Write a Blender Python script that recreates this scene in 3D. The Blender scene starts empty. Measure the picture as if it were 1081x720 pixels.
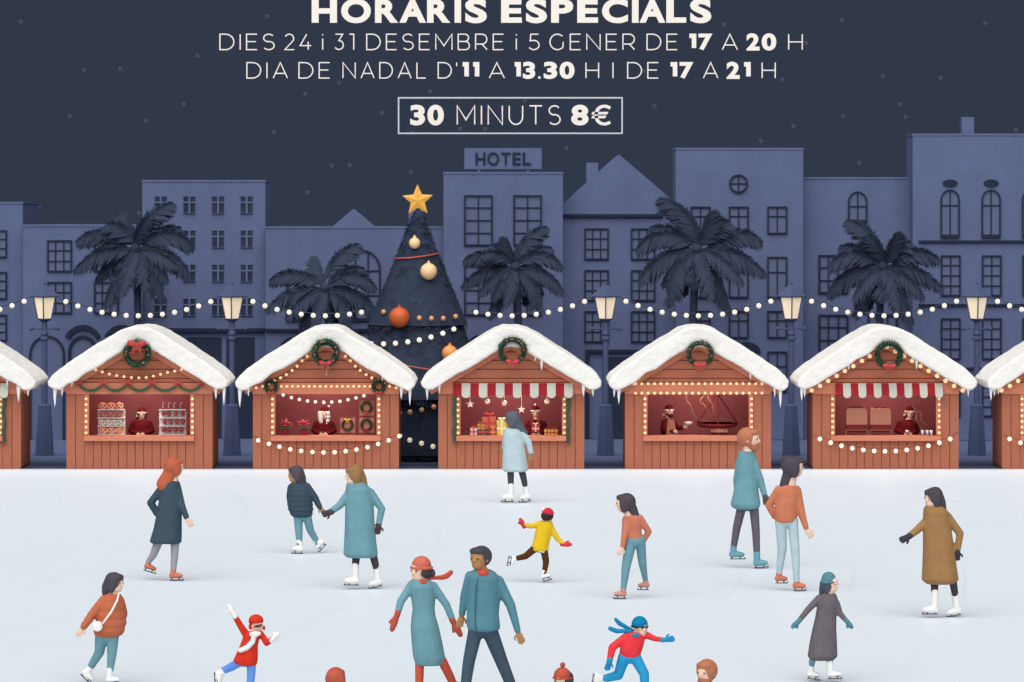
import bpy, math, random
from mathutils import Vector, Matrix
sc = bpy.context.scene
C = sc.collection
PI = math.pi
# ---------------------------------------------------------------- camera
F = 3800.0; U0 = 540.5; VH = 230.0; H = 5.3        # focal length / horizon in photo pixels, eye height in metres
def P(u, v, Y):
    return Vector(((u - U0) * Y / F, Y, H - (v - VH) * Y / F))
def ground_Y(v): return F * H / (v - VH)
cam = bpy.data.cameras.new('camera'); co = bpy.data.objects.new('camera', cam); C.objects.link(co)
co.location = (0, 0, H); co.rotation_euler = (PI/2, 0, 0)
cam.sensor_width = 36; cam.lens = 36 * F / 1081
cam.shift_y = -(360 - VH) / 1081; cam.shift_x = 0
cam.clip_start = 1; cam.clip_end = 2000
sc.camera = co
# ---------------------------------------------------------------- materials
def lin(c):
    return tuple(((x/255)/12.92 if x/255 <= .04045 else ((x/255+.055)/1.055)**2.4) for x in c)
def mat(name, rgb, rough=.7, var=.08, scale=6, bump=.0, bscale=60, spec=.3, stretch=None, emit=None, metal=0, alpha=None):
    m = bpy.data.materials.new(name); m.use_nodes = True
    nt = m.node_tree; b = nt.nodes['Principled BSDF']
    c = lin(rgb)
    b.inputs['Base Color'].default_value = (*c, 1)
    b.inputs['Roughness'].default_value = rough
    b.inputs['Specular IOR Level'].default_value = spec
    b.inputs['Metallic'].default_value = metal
    if alpha is not None: b.inputs['Alpha'].default_value = alpha
    tc = nt.nodes.new('ShaderNodeTexCoord'); vec = tc.outputs['Object']
    if stretch:
        mp = nt.nodes.new('ShaderNodeMapping'); mp.inputs['Scale'].default_value = stretch
        nt.links.new(vec, mp.inputs['Vector']); vec = mp.outputs['Vector']
    if var:
        n = nt.nodes.new('ShaderNodeTexNoise'); n.inputs['Scale'].default_value = scale; n.inputs['Detail'].default_value = 6
        n.inputs['Roughness'].default_value = .65
        nt.links.new(vec, n.inputs['Vector'])
        r = nt.nodes.new('ShaderNodeMapRange'); r.inputs['From Min'].default_value = .3; r.inputs['From Max'].default_value = .7
        r.inputs['To Min'].default_value = 1 - var; r.inputs['To Max'].default_value = 1 + var
        nt.links.new(n.outputs['Fac'], r.inputs['Value'])
        mx = nt.nodes.new('ShaderNodeVectorMath'); mx.operation = 'SCALE'; mx.inputs[0].default_value = c
        nt.links.new(r.outputs['Result'], mx.inputs['Scale'])
        nt.links.new(mx.outputs['Vector'], b.inputs['Base Color'])
    if bump:
        n2 = nt.nodes.new('ShaderNodeTexNoise'); n2.inputs['Scale'].default_value = bscale; n2.inputs['Detail'].default_value = 4
        nt.links.new(vec, n2.inputs['Vector'])
        bp = nt.nodes.new('ShaderNodeBump'); bp.inputs['Strength'].default_value = bump; bp.inputs['Distance'].default_value = .02
        nt.links.new(n2.outputs['Fac'], bp.inputs['Height']); nt.links.new(bp.outputs['Normal'], b.inputs['Normal'])
    if emit:
        b.inputs['Emission Color'].default_value = (*lin(emit[0]), 1); b.inputs['Emission Strength'].default_value = emit[1]
        m.cycles.emission_sampling = 'NONE'
    return m
_mc = {}
def cloth(rgb):
    g_ = sum(rgb)/3; rgb = tuple((x*.91+g_*.09)*.91 for x in rgb)          # dyed-cloth albedo
    k = ('c',) + tuple(rgb)
    if k not in _mc: _mc[k] = mat('woven_cloth', rgb, .92, .09, 5, .55, 11, .1)
    return _mc[k]
def skinm(rgb):
    rgb = tuple(x*.94 for x in rgb)
    k = ('s',) + tuple(rgb)
    if k not in _mc: _mc[k] = mat('skin', rgb, .55, .04, 14, .03, 80, .3)
    return _mc[k]
def hairm(rgb):
    g_ = sum(rgb)/3; rgb = tuple((x*.9+g_*.1)*.92 for x in rgb)
    k = ('h',) + tuple(rgb)
    if k not in _mc: _mc[k] = mat('hair', rgb, .6, .16, 6, .5, 14, .3, (14, 14, 1.2))
    return _mc[k]
def plain(name, rgb, **kw):
    k = (name,) + tuple(rgb)
    if k not in _mc: _mc[k] = mat(name, rgb, **kw)
    return _mc[k]
M = dict(
    wall=mat('slate_blue_plaster', (96, 106, 139), .9, .085, 1.1, .4, 26, .1),
    pane=mat('night_window_glass', (93, 103, 135), .3, .06, 3, 0, 10, .35),
    frame=mat('dark_navy_joinery', (33, 42, 62), .7, .06, 8, 0, 10, .2),
    darkpane=mat('dark_shop_glass', (40, 50, 70), .3, .06, 3, 0, 10, .35),
    palm=mat('unlit_palm_leaf', (51, 60, 79), .8, .10, 5, .1, 20, .15),  # night shade put into the colour: navy stands for unlit palms
    bark=mat('unlit_palm_bark', (52, 57, 76), .9, .16, 6, .6, 14, .1, (1, 1, 6)),  # trunks carry the same unlit night tone in their colour
    fir=mat('dark_fir_needles', (48, 57, 75), .85, .16, 5, .2, 30, .1),
    lamp=mat('blue_painted_iron', (76, 86, 119), .6, .06, 8, .1, 40, .2),
    lampglass=mat('lit_lantern_glass', (250, 230, 200), .4, .03, 3, emit=((252, 231, 200), .34)),
    wood=mat('stained_timber', (167, 102, 79), .8, .10, 4, .15, 20, .12, (9, 9, 1.0)),
    woodh=mat('stained_timber_cladding', (176, 107, 83), .8, .10, 4, .15, 20, .12, (1.0, 9, 9)),
    woodl=mat('pale_stained_timber', (200, 125, 99), .8, .07, 4, .12, 20, .12, (1.2, 9, 9)),
    groove=mat('dark_red_timber', (138, 64, 58), .85, .08, 6, .1, 30, .1),
    inner=mat('red_painted_boarding', (160, 90, 92), .85, .06, 5, .08, 30, .1),
    snow=mat('settled_snow', (230, 227, 222), .8, .03, 5, .8, 22, .2),
    ice=mat('icicle_ice', (240, 241, 243), .25, .02, 6, .1, 20, .5),
    bulb=mat('lit_bulb', (255, 246, 220), .4, .0, emit=((255, 244, 216), .42)),
    warm=mat('lit_warm_bulb', (255, 222, 172), .4, .0, emit=((255, 214, 160), .38)),
    amber=mat('lit_amber_bulb', (205, 150, 112), .4, .0, emit=((200, 140, 105), .16)),
    cable=mat('dark_cable', (62, 66, 90), .7, .05, 8),
    cabler=mat('dark_red_cable', (120, 52, 48), .7, .05, 8),
    green=mat('fir_garland', (62, 90, 72), .85, .3, 14, .2, 40, .1),
    bow=mat('red_ribbon', (186, 62, 62), .65, .06, 8, .1, 40, .3),
    red=mat('red_awning_cloth', (152, 38, 46), .85, .05, 8, .15, 60, .1),
    white=mat('white_awning_cloth', (190, 190, 180), .85, .04, 8, .15, 60, .1),
    gold=mat('gold_paper', (228, 168, 68), .5, .06, 8, .05, 20, .4),
    cream=mat('cream_lettering_paint', (254, 246, 234), .6, .01, 8, 0, 20, .2),
    greyline=mat('pale_grey_paint', (214, 216, 222), .6, .01, 8, 0, 20, .2),
    blade=mat('dark_skate_steel', (72, 70, 78), .4, .05, 20, 0, 20, .5),
    bootw=mat('white_skate_leather', (246, 245, 243), .55, .03, 12, .06, 50, .35),
    eye=mat('dark_eye', (50, 42, 42), .3, .0),
    pan=mat('dark_red_cast_iron', (104, 16, 20), .6, .08, 12, .1, 40, .3),
    steam=mat('warm_steam', (150, 98, 82), .95, .1, 6, spec=0, alpha=.5),
)
# ---------------------------------------------------------------- mesh builder
class MB:
    def __init__(s): s.v = []; s.f = []; s.m = []; s.k = 0
    def add(s, vs, fs):
        o = len(s.v); s.v += [Vector(p) for p in vs]
        s.f += [tuple(i + o for i in f) for f in fs]; s.m += [s.k] * len(fs); return s
    def box(s, x0, x1, y0, y1, z0, z1):
        x0, x1 = min(x0, x1), max(x0, x1); y0, y1 = min(y0, y1), max(y0, y1); z0, z1 = min(z0, z1), max(z0, z1)
        vs = [(x, y, z) for z in (z0, z1) for y in (y0, y1) for x in (x0, x1)]
        return s.add(vs, [(0, 2, 3, 1), (4, 5, 7, 6), (0, 1, 5, 4), (2, 6, 7, 3), (0, 4, 6, 2), (1, 3, 7, 5)])
    def prism(s, pts, y0, y1):
        n = len(pts)                                   # pts: counter-clockwise in x,z as seen from -y
        vs = [(x, y0, z) for x, z in pts] + [(x, y1, z) for x, z in pts]
        fs = [tuple(range(n)), tuple(range(2*n - 1, n - 1, -1))] + [(i, i + n, (i+1) % n + n, (i+1) % n) for i in range(n)]
        return s.add(vs, fs)
    def ell(s, c, ax, ay=None, az=None, n=12, r=8):
        c = Vector(c)
        if ay is None: ax, ay, az = Vector((ax, 0, 0)), Vector((0, ax, 0)), Vector((0, 0, ax))
        vs = [c + az]
        for i in range(1, r):
            t = PI * i / r
            for j in range(n):
                a = 2*PI*j/n; vs.append(c + (ax*math.cos(a) + ay*math.sin(a))*math.sin(t) + az*math.cos(t))
        vs.append(c - az); L = len(vs) - 1
        fs = [(0, 1+j, 1+(j+1) % n) for j in range(n)]
        for i in range(r-2):
            for j in range(n):
                a = 1+i*n+j; b = 1+i*n+(j+1) % n; fs.append((a, a+n, b+n, b))
        o = 1+(r-2)*n; fs += [(L, o+(j+1) % n, o+j) for j in range(n)]
        return s.add(vs, fs)
    def rings(s, rings, cap=True, closed=False):
        n = len(rings[0]); vs = [p for r in rings for p in r]; fs = []
        m = len(rings)
        for i in range(m if closed else m-1):
            for j in range(n):
                a = i*n+j; b = i*n+(j+1) % n; c2 = ((i+1) % m)*n+(j+1) % n; d = ((i+1) % m)*n+j
                fs.append((a, b, c2, d))
        if cap and not closed: fs += [tuple(range(n-1, -1, -1)), tuple(range((m-1)*n, m*n))]
        return s.add(vs, fs)
    def tube(s, path, rad, n=8, closed=False):
        path = [Vector(p) for p in path]; m = len(path)
        if not isinstance(rad, (list, tuple)): rad = [rad]*m
        ref = None; rings = []
        for i, p in enumerate(path):
            if closed: t = path[(i+1) % m] - path[i-1]
            else: t = path[min(i+1, m-1)] - path[max(i-1, 0)]
            if t.length < 1e-9: t = Vector((0, 0, 1))
            t.normalize()
            if ref is None: ref = Vector((0, 1, 0)) if abs(t.y) < .9 else Vector((1, 0, 0))
            a = t.cross(ref).normalized(); b = t.cross(a).normalized(); ref = -b if False else ref
            rings.append([p + (a*math.cos(2*PI*j/n) + b*math.sin(2*PI*j/n))*rad[i] for j in range(n)])
        return s.rings(rings, closed=closed)
    def lathe(s, c, prof, n=16, rot=0):
        c = Vector(c)
        return s.rings([[c + Vector((r*math.cos(rot+2*PI*j/n), r*math.sin(rot+2*PI*j/n), z)) for j in range(n)] for r, z in prof])
    def chain(s, pts, rad, ball_end=True):
        pts = [Vector(p) for p in pts]
        for i in range(len(pts)-1): s.tube([pts[i], pts[i+1]], [rad[i], rad[i+1]], 12)
        for i, p in enumerate(pts):
            if ball_end or i < len(pts)-1: s.ell(p, rad[i], n=12, r=8)
        return s
    def build(s, name, mats, parent=None, org=None, smooth=False, voxel=None, it=3, props=None):
        o0 = Vector(org) if org is not None else (Vector(parent['o']) if parent is not None and 'o' in parent else Vector((0, 0, 0)))
        me = bpy.data.meshes.new(name)
        me.from_pydata([p - o0 for p in s.v], [], s.f); me.update()
        if not isinstance(mats, (list, tuple)): mats = [mats]
        for m_ in mats: me.materials.append(m_)
        if len(mats) > 1: me.polygons.foreach_set('material_index', s.m)
        if smooth or voxel: me.polygons.foreach_set('use_smooth', [True]*len(me.polygons))
        o = bpy.data.objects.new(name, me); C.objects.link(o)
        if voxel:
            r = o.modifiers.new('union', 'REMESH'); r.mode = 'VOXEL'; r.voxel_size = voxel; r.use_smooth_shade = True
            if it:
                q = o.modifiers.new('soften', 'SMOOTH'); q.factor = .5; q.iterations = it
        if parent is not None:
            o.parent = parent
            if 'o' in parent: o['o'] = parent['o']
        else:
            o.location = o0; o['o'] = tuple(o0)
        return o
def tag(o, label, cat, group=None):
    o['label'] = label; o['category'] = cat
    if group: o['group'] = group
    return o
def thing(name, loc, label, cat, group=None):
    o = bpy.data.objects.new(name, None); C.objects.link(o); o.location = loc; o['o'] = tuple(loc); o.empty_display_size = .1
    return tag(o, label, cat, group)
def dup(o, loc, label=None):
    def rec(a, par):
        c = a.copy(); C.objects.link(c)
        if par is not None: c.parent = par
        for ch in a.children: rec(ch, c)
        return c
    c = rec(o, None); c.location = loc
    if label: c['label'] = label
    return c
def struct(mb, name, m, kind='structure', **kw):
    o = mb.build(name, m, **kw); o['kind'] = kind; return o
def bez(a, b, c, n):
    a, b, c = Vector(a), Vector(b), Vector(c)
    return [a*(1-t)**2 + b*2*t*(1-t) + c*t*t for t in [i/n for i in range(n+1)]]
# ---------------------------------------------------------------- light and sky
w = bpy.data.worlds.new('World'); sc.world = w; w.use_nodes = True
bg = w.node_tree.nodes['Background']; bg.inputs['Color'].default_value = (*lin((49, 56, 72)), 1); bg.inputs['Strength'].default_value = 1
SUN_EL, SUN_AZ = 56, -10                                # moonlight from behind the eye, softened by the cloudless glow
sl = bpy.data.lights.new('moon', 'SUN'); so = bpy.data.objects.new('moon', sl); C.objects.link(so)
sl.energy = 4.3; sl.angle = math.radians(85); sl.color = (1, .985, .96)
e, a = math.radians(SUN_EL), math.radians(SUN_AZ)
so.rotation_euler = Vector((-math.sin(a)*math.cos(e), math.cos(a)*math.cos(e), -math.sin(e))).to_track_quat('-Z', 'Y').to_euler()
so.location = (0, 0, 40)
sc.view_settings.view_transform = 'Standard'; sc.view_settings.look = 'None'; sc.view_settings.exposure = 0; sc.view_settings.gamma = 1
sc.cycles.use_denoising = True; sc.cycles.use_adaptive_sampling = False
sc.cycles.max_bounces = 6
sc.render.film_transparent = False
# ---------------------------------------------------------------- ground, ice
g = MB(); g.add([(-900, -200, -.012), (900, -200, -.012), (900, 1500, -.012), (-900, 1500, -.012)], [(0, 1, 2, 3)])
struct(g, 'ground', mat('blue_grey_paving', (86, 96, 126), .9, .05, .8, .2, 12, .1))
def ice_mat():
    m = mat('skated_ice', (221, 230, 237), .45, .0, spec=.12); nt = m.node_tree; b = nt.nodes['Principled BSDF']
    tc = nt.nodes.new('ShaderNodeTexCoord'); link = nt.links.new
    def mth(op, x, y):
        n = nt.nodes.new('ShaderNodeMath'); n.operation = op
        for i, q in enumerate((x, y)):
            if isinstance(q, (int, float)): n.inputs[i].default_value = q
            else: link(q, n.inputs[i])
        return n.outputs[0]
    n = nt.nodes.new('ShaderNodeTexNoise'); n.inputs['Scale'].default_value = .35; n.inputs['Detail'].default_value = 6; link(tc.outputs['Object'], n.inputs['Vector'])
    tot = mth('MULTIPLY', n.outputs['Fac'], .03)
    # long curved skate cuts: thin rings about far-off centres, broken up by noise
    for j, (cx, cy, sc_) in enumerate(((-31, 10, .31), (27, 95, .27), (6, -14, .23), (-60, 60, .19))):
        mp = nt.nodes.new('ShaderNodeMapping'); mp.inputs['Location'].default_value = (-cx, -cy, 0); link(tc.outputs['Object'], mp.inputs['Vector'])
        wv = nt.nodes.new('ShaderNodeTexWave'); wv.wave_type = 'RINGS'; wv.rings_direction = 'Z'; wv.inputs['Scale'].default_value = sc_; wv.inputs['Distortion'].default_value = 1.5
        wv.inputs['Detail'].default_value = 1; wv.inputs['Detail Scale'].default_value = .2; link(mp.outputs['Vector'], wv.inputs['Vector'])
        rm = nt.nodes.new('ShaderNodeMapRange'); rm.inputs['From Min'].default_value = .9985; rm.inputs['From Max'].default_value = 1; link(wv.outputs['Fac'], rm.inputs['Value'])
        n2 = nt.nodes.new('ShaderNodeTexNoise'); n2.inputs['Scale'].default_value = .16+.01*j; link(mp.outputs['Vector'], n2.inputs['Vector'])
        r2 = nt.nodes.new('ShaderNodeMapRange'); r2.inputs['From Min'].default_value = .5; r2.inputs['From Max'].default_value = .62; link(n2.outputs['Fac'], r2.inputs['Value'])
        tot = mth('SUBTRACT', tot, mth('MULTIPLY', mth('MULTIPLY', rm.outputs['Result'], r2.outputs['Result']), .09))
    k = mth('ADD', tot, .985)
    s = nt.nodes.new('ShaderNodeVectorMath'); s.operation = 'SCALE'; s.inputs[0].default_value = lin((221, 230, 237))
    link(k, s.inputs['Scale']); link(s.outputs['Vector'], b.inputs['Base Color'])
    return m
g = MB(); g.box(-40, 40, 18, 75.98, -.01, 0)
struct(g, 'ice_rink', ice_mat())
# ---------------------------------------------------------------- stars
rng = random.Random(4)
STARS = [(22,23),(89,74),(127,73),(73.5,123),(154,127.5),(194,110),(208.5,59),(322,99),(358,87.5),(289.5,139.5),(403,119),(369,174.5),(324.5,203),(433.5,182),(435,140),(454,96.5),(486,136),(512,136),(598,156),(554,106.5),(41,219),(146.5,225),(764,26),(851,45.5),(826,84),(691,111.5),(837.5,133.5),(803,149),(888.5,21.5),(1040,24.5),(932,80.5),(993,82),(949.5,110),(956,123.5),(890,122.5),(907,172),(1072.5,137),(282,17),(350,175),(680,75)]
sm = mat('faint_star', (20, 22, 26), .9, 0, spec=0, emit=((72, 80, 98), .82)); first = None
for u, v in STARS:
    if first is None:
        first = MB().ell(P(u, v, 420), .26, n=10, r=8).build('star', sm, org=P(u, v, 420), smooth=True)
        tag(first, 'faint grey round star in the dark navy sky above the roofs', 'star', 'stars in the night sky')
    else:
        c = first.copy(); C.objects.link(c); c.location = P(u, v, 420)
# ---------------------------------------------------------------- lettering (stroke font)
def arc(cx, cy, rx, ry, a0, a1, n=16):
    return [(cx + rx*math.cos(math.radians(a0+(a1-a0)*i/n)), cy + ry*math.sin(math.radians(a0+(a1-a0)*i/n))) for i in range(n+1)]
O_ = arc(.5, .5, .5, .5, 0, 360, 32)[:-1]
G = {
 'A': (.82, [([(0, 0), (.5, 1), (1, 0)], 0), ([(.17, .3), (.83, .3)], 0)]),
 'B': (.66, [([(0, 0), (0, 1), (.55, 1)] + arc(.6, .765, .33, .235, 90, -90)[1:] + [(.0, .53)], 0), ([(.0, .53), (.6, .53)] + arc(.65, .265, .35, .265, 90, -90)[1:] + [(0, 0)], 0)]),
 'C': (.82, [(arc(.55, .5, .55, .5, 48, 312, 26), 0)]),
 'D': (.8, [([(0, 0)] + arc(.4, .5, .6, .5, -90, 90, 20) + [(0, 1)], 1)]),
 'E': (.6, [([(1, 1), (0, 1), (0, 0), (1, 0)], 0), ([(0, .52), (.88, .52)], 0)]),
 'G': (.82, [(arc(.53, .5, .53, .5, 48, 318, 26) + [(.94, .5)], 0)]),
 'H': (.76, [([(0, 0), (0, 1)], 0), ([(1, 0), (1, 1)], 0), ([(0, .5), (1, .5)], 0)]),
 'I': (0, [([(0, 0), (0, 1)], 0)]),
 'i': (0, [([(0, 0), (0, .72)], 0), ([(0, .92), (0, 1)], 0)]),
 'L': (.56, [([(0, 1), (0, 0), (1, 0)], 0)]),
 'M': (.96, [([(0, 0), (0, 1), (.5, .25), (1, 1), (1, 0)], 0)]),
 'N': (.78, [([(0, 0), (0, 1), (1, 0), (1, 1)], 0)]),
 'O': (.94, [(O_, 1)]),
 'P': (.66, [([(0, 0), (0, 1), (.5, 1)] + arc(.55, .68, .45, .32, 90, -90)[1:] + [(0, .36)], 0)]),
 'R': (.68, [([(0, 0), (0, 1), (.5, 1)] + arc(.55, .68, .43, .32, 90, -90)[1:] + [(0, .36)], 0), ([(.55, .36), (1, 0)], 0)]),
 'S': (.62, [(arc(.5, .755, .47, .245, 35, 265, 18) + arc(.5, .265, .5, .265, 88, -145, 18), 0)]),
 'T': (.7, [([(0, 1), (1, 1)], 0), ([(.5, 1), (.5, 0)], 0)]),
 'U': (.74, [([(0, 1)] + arc(.5, .42, .5, .42, 180, 360, 20) + [(1, 1)], 0)]),
 '0': (.7, [(O_, 1)]),
 '1': (.3, [([(0, 1), (1, 1), (1, 0)], 0)]),
 '2': (.6, [(arc(.48, .72, .46, .28, 155, -38, 16) + [(0, 0), (1, 0)], 0)]),
 '3': (.6, [([(.06, 1), (.88, 1), (.42, .58)] + arc(.45, .3, .5, .29, 85, -148, 16), 0)]),
 '4': (.7, [([(.6, 1), (0, .26), (1, .26)], 0), ([(.74, .52), (.74, 0)], 0)]),
 '5': (.6, [([(.9, 1), (.16, 1), (.1, .58), (.42, .6)] + arc(.45, .3, .52, .3, 85, -148, 16), 0)]),
 '7': (.62, [([(0, .78), (0, 1), (1, 1), (.38, 0)], 0)]),
 '8': (.62, [(arc(.5, .77, .42, .23, 0, 360, 22)[:-1], 1), (arc(.5, .27, .5, .27, 0, 360, 22)[:-1], 1)]),
 '€': (.74, [(arc(.62, .5, .46, .5, 50, 310, 24), 0), ([(-.05, .62), (.72, .62)], 0), ([(-.05, .38), (.72, .38)], 0)]),
 '.': (0, [([(0, 0), (0, .05)], 0)]),
 "'": (0, [([(0, .78), (0, 1)], 0)]),
}
def stroke(mb, pts, t, closed, y0, y1):
    pts = [Vector((p[0], p[1])) for p in pts]; n = len(pts); L = []; R = []
    for i, p in enumerate(pts):
        a = pts[i-1] if (i > 0 or closed) else None; b = pts[(i+1) % n] if (i < n-1 or closed) else None
        d1 = (p-a).normalized() if a is not None else None; d2 = (b-p).normalized() if b is not None else None
        if d1 is None: d1 = d2
        if d2 is None: d2 = d1
        n1 = Vector((-d1.y, d1.x)); n2 = Vector((-d2.y, d2.x)); m = n1+n2
        if m.length < 1e-4: m = n1
        m.normalize(); k = min(1/max(m.dot(n1), .3), 1.9)
        L.append(p+m*t/2*k); R.append(p-m*t/2*k)
    vs = []
    for l, r in zip(L, R): vs += [(l.x, y0, l.y), (r.x, y0, r.y), (r.x, y1, r.y), (l.x, y1, l.y)]
    fs = []
    for i in range(n if closed else n-1):
        a = 4*i; b = 4*((i+1) % n)
        for j in range(4): fs.append((a+j, a+(j+1) % 4, b+(j+1) % 4, b+j))
    if not closed: fs += [(3, 2, 1, 0), (4*n-4, 4*n-3, 4*n-2, 4*n-1)]
    mb.add(vs, fs)
_gl = {}
def font_glyph(c, off):
    if (c, off) not in _gl:
        cu = bpy.data.curves.new('t', 'FONT'); cu.body = c; cu.offset = off; cu.extrude = .5; cu.resolution_u = 6
        ob = bpy.data.objects.new('t', cu); C.objects.link(ob); me = bpy.data.meshes.new_from_object(ob.evaluated_get(bpy.context.evaluated_depsgraph_get()))
        vs = [v.co.copy() for v in me.vertices]; fs = [tuple(p.vertices) for p in me.polygons]
        x0, x1, y0, y1 = min(v.x for v in vs), max(v.x for v in vs), min(v.y for v in vs), max(v.y for v in vs)
        _gl[(c, off)] = ([((v.x-x0)/(x1-x0), v.z, (v.y-y0)/(y1-y0)) for v in vs], fs)
        bpy.data.objects.remove(ob); bpy.data.curves.remove(cu); bpy.data.meshes.remove(me)
    return _gl[(c, off)]
def word(mb, s, u0, u1, vt, vb, t, Y, dep=.05, gap=.2, off=None):
    """one word: t = stroke weight as a share of the cap height; heavy letters come from the built-in font, fine ones from strokes"""
    k = Y/F; cap = (vb-vt)*k; tm = t*cap; wd = (u1-u0)*k
    nat = sum(G[c][0] for c in s); gs = [gap*(.25 if off is not None and 'A' in s[i:i+2] else 1) for i in range(len(s)-1)]+[0]; gp = sum(gs)
    free = wd - len(s)*tm; kk = free/(nat+gp) if nat+gp > 0 else 1
    x = (u0-U0)*k; z0 = H-(vb-VH)*k
    for i, c in enumerate(s):
        gw, st = G[c]
        if off is not None and c not in "1":
            vs, fs = font_glyph(c, off if c != '€' else .012); w_ = max(gw*kk+tm, tm*1.02)
            ov = .02*cap if c in 'OCGS0238689€' else 0
            mb.add([(x+vx*w_, Y+dep*(.5+vy), z0-ov+vz*(cap+2*ov)) for vx, vy, vz in vs], fs)
        else:
            for j, (pl, cl) in enumerate(st):
                q = [(x+tm/2+px*gw*kk, z0+tm/2+pz*(cap-tm)) for px, pz in pl]
                stroke(mb, q, tm*(1 if j == 0 else .985), cl, Y-.003*j, Y+dep-.003*j)
        x += gw*kk+tm+gs[i]*kk
LY = 88.5
HV, LT = .27, .068
def words(par, lst, vt, vb, thick, gl=.3, gh=.15, lt=LT):
    for s, a, b, heavy in lst:
        mb = MB(); word(mb, s, a, b, vt, vb, HV if heavy else lt, LY, thick, gh if heavy else gl, .042 if heavy else None)
        mb.build('lettering', M['cream'], par)
def line(label, lst, vt, vb, thick=.05, **kw):
    o = thing('text_line', P((lst[0][1]+lst[-1][2])/2, vb, LY), label, 'lettering'); words(o, lst, vt, vb, thick, **kw); return o
line('large bold cream heading HORARIS ESPECIALS, topmost row of letters above the roofs', [('HORARIS', 329, 514, 1), ('ESPECIALS', 529, 751, 1)], -1, 24, .12, gh=.17)
line('thin cream row of letters DIES 24 i 31 DESEMBRE just under the bold heading',
    [('DIES',231.5,290,0),('24',300,329,0),('i',340,342,0),('31',353,374,0),('DESEMBRE',386.5,532,0),('i',544.5,546.5,0),('5',558,570,0),('GENER',580,670.5,0),('DE',682.5,715.5,0),('17',725.5,752,1),('A',762,779,0),('20',788,819.5,1),('H',832,847.5,0)], 35.5, 53)
o = line('thin cream row of letters DIA DE NADAL above the framed price',
    [('DIA',260,304,0),('DE',315,348.5,0),('NADAL',361.5,450,0),('D',462,477,0),("'",481.5,483.5,0),('11',486,506,1),('A',516,533,0),('13',541,565,1),('30',574,606.5,1),('H',618,632.5,0),('I',646.5,648.5,0),('DE',662,695.5,0),('17',705.5,732,1),('A',742,758.5,0),('21',767,792.5,1),('H',804,819,0)], 65.5, 83)
a, b = P(568.2, 83, LY), P(570.6, 80.6, LY); MB().box(a.x, b.x, LY, LY+.05, a.z, b.z).build('lettering', M['cream'], o)
ft = thing('price_sign', P(539, 141.5, LY), 'thin grey rectangular frame around the bold price 30 MINUTS 8€', 'sign')
words(ft, [('30', 433, 468.5, 1), ('MINUTS', 482, 592, 0), ('8€', 603, 645, 1)], 111, 132, .06)
mb = MB(); a, b = P(420, 141.5, LY), P(657.5, 102.5, LY); t = 1.5*LY/F
mb.box(a.x, b.x, LY, LY+.05, a.z, a.z+t); mb.box(a.x, b.x, LY, LY+.05, b.z-t, b.z)
mb.box(a.x, a.x+t, LY+.002, LY+.052, a.z+t, b.z-t); mb.box(b.x-t, b.x, LY+.002, LY+.052, a.z+t, b.z-t)
mb.build('frame', M['greyline'], ft)
# ---------------------------------------------------------------- buildings
def facade_box(mb, u0, v0, u1, v1, Y, y0, y1):
    a, b = P(u0, v1, Y), P(u1, v0, Y); mb.box(a.x, b.x, Y+y0, Y+y1, a.z, b.z)
def poly(mb, pts, Y, y0, y1):
    q = [(P(u, v, Y).x, P(u, v, Y).z) for u, v in pts]; mb.prism(q, Y+y0, Y+y1)
def arch_pts(u0, u1, vt, vb, n=14):
    r = (u1-u0)/2; c = (u0+u1)/2; ry = min(r, vb-vt)
    return [(u0, vb), (u1, vb)] + [(c+r*math.cos(PI*i/n), vt+ry-ry*math.sin(PI*i/n)) for i in range(n+1)]
def bar_arch(mb, u0, u1, vt, vb, w, Y, y0, y1, base=0):
    n = 18; r = (u1-u0)/2; c = (u0+u1)/2; ry = min(r, vb-vt)
    o = [(u0, vb)] + [(c-r*math.cos(PI*i/n), vt+ry-ry*math.sin(PI*i/n)) for i in range(n+1)] + [(u1, vb)]
    q = [(P(u, v, Y).x, P(u, v, Y).z) for u, v in o]; k = Y/F
    # inset by half the bar
    cx = P(c, 0, Y).x
    q = [(cx+(x-cx)*(1-w/(2*r)), z-(w*k/2 if 0 < i < len(q)-1 else 0)) for i, (x, z) in enumerate(q)]
    stroke(mb, q, w*k, False, Y+y0, Y+y1)
    if base: facade_box(mb, u0, vb-base, u1, vb, Y, y0-.012, y1)
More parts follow.
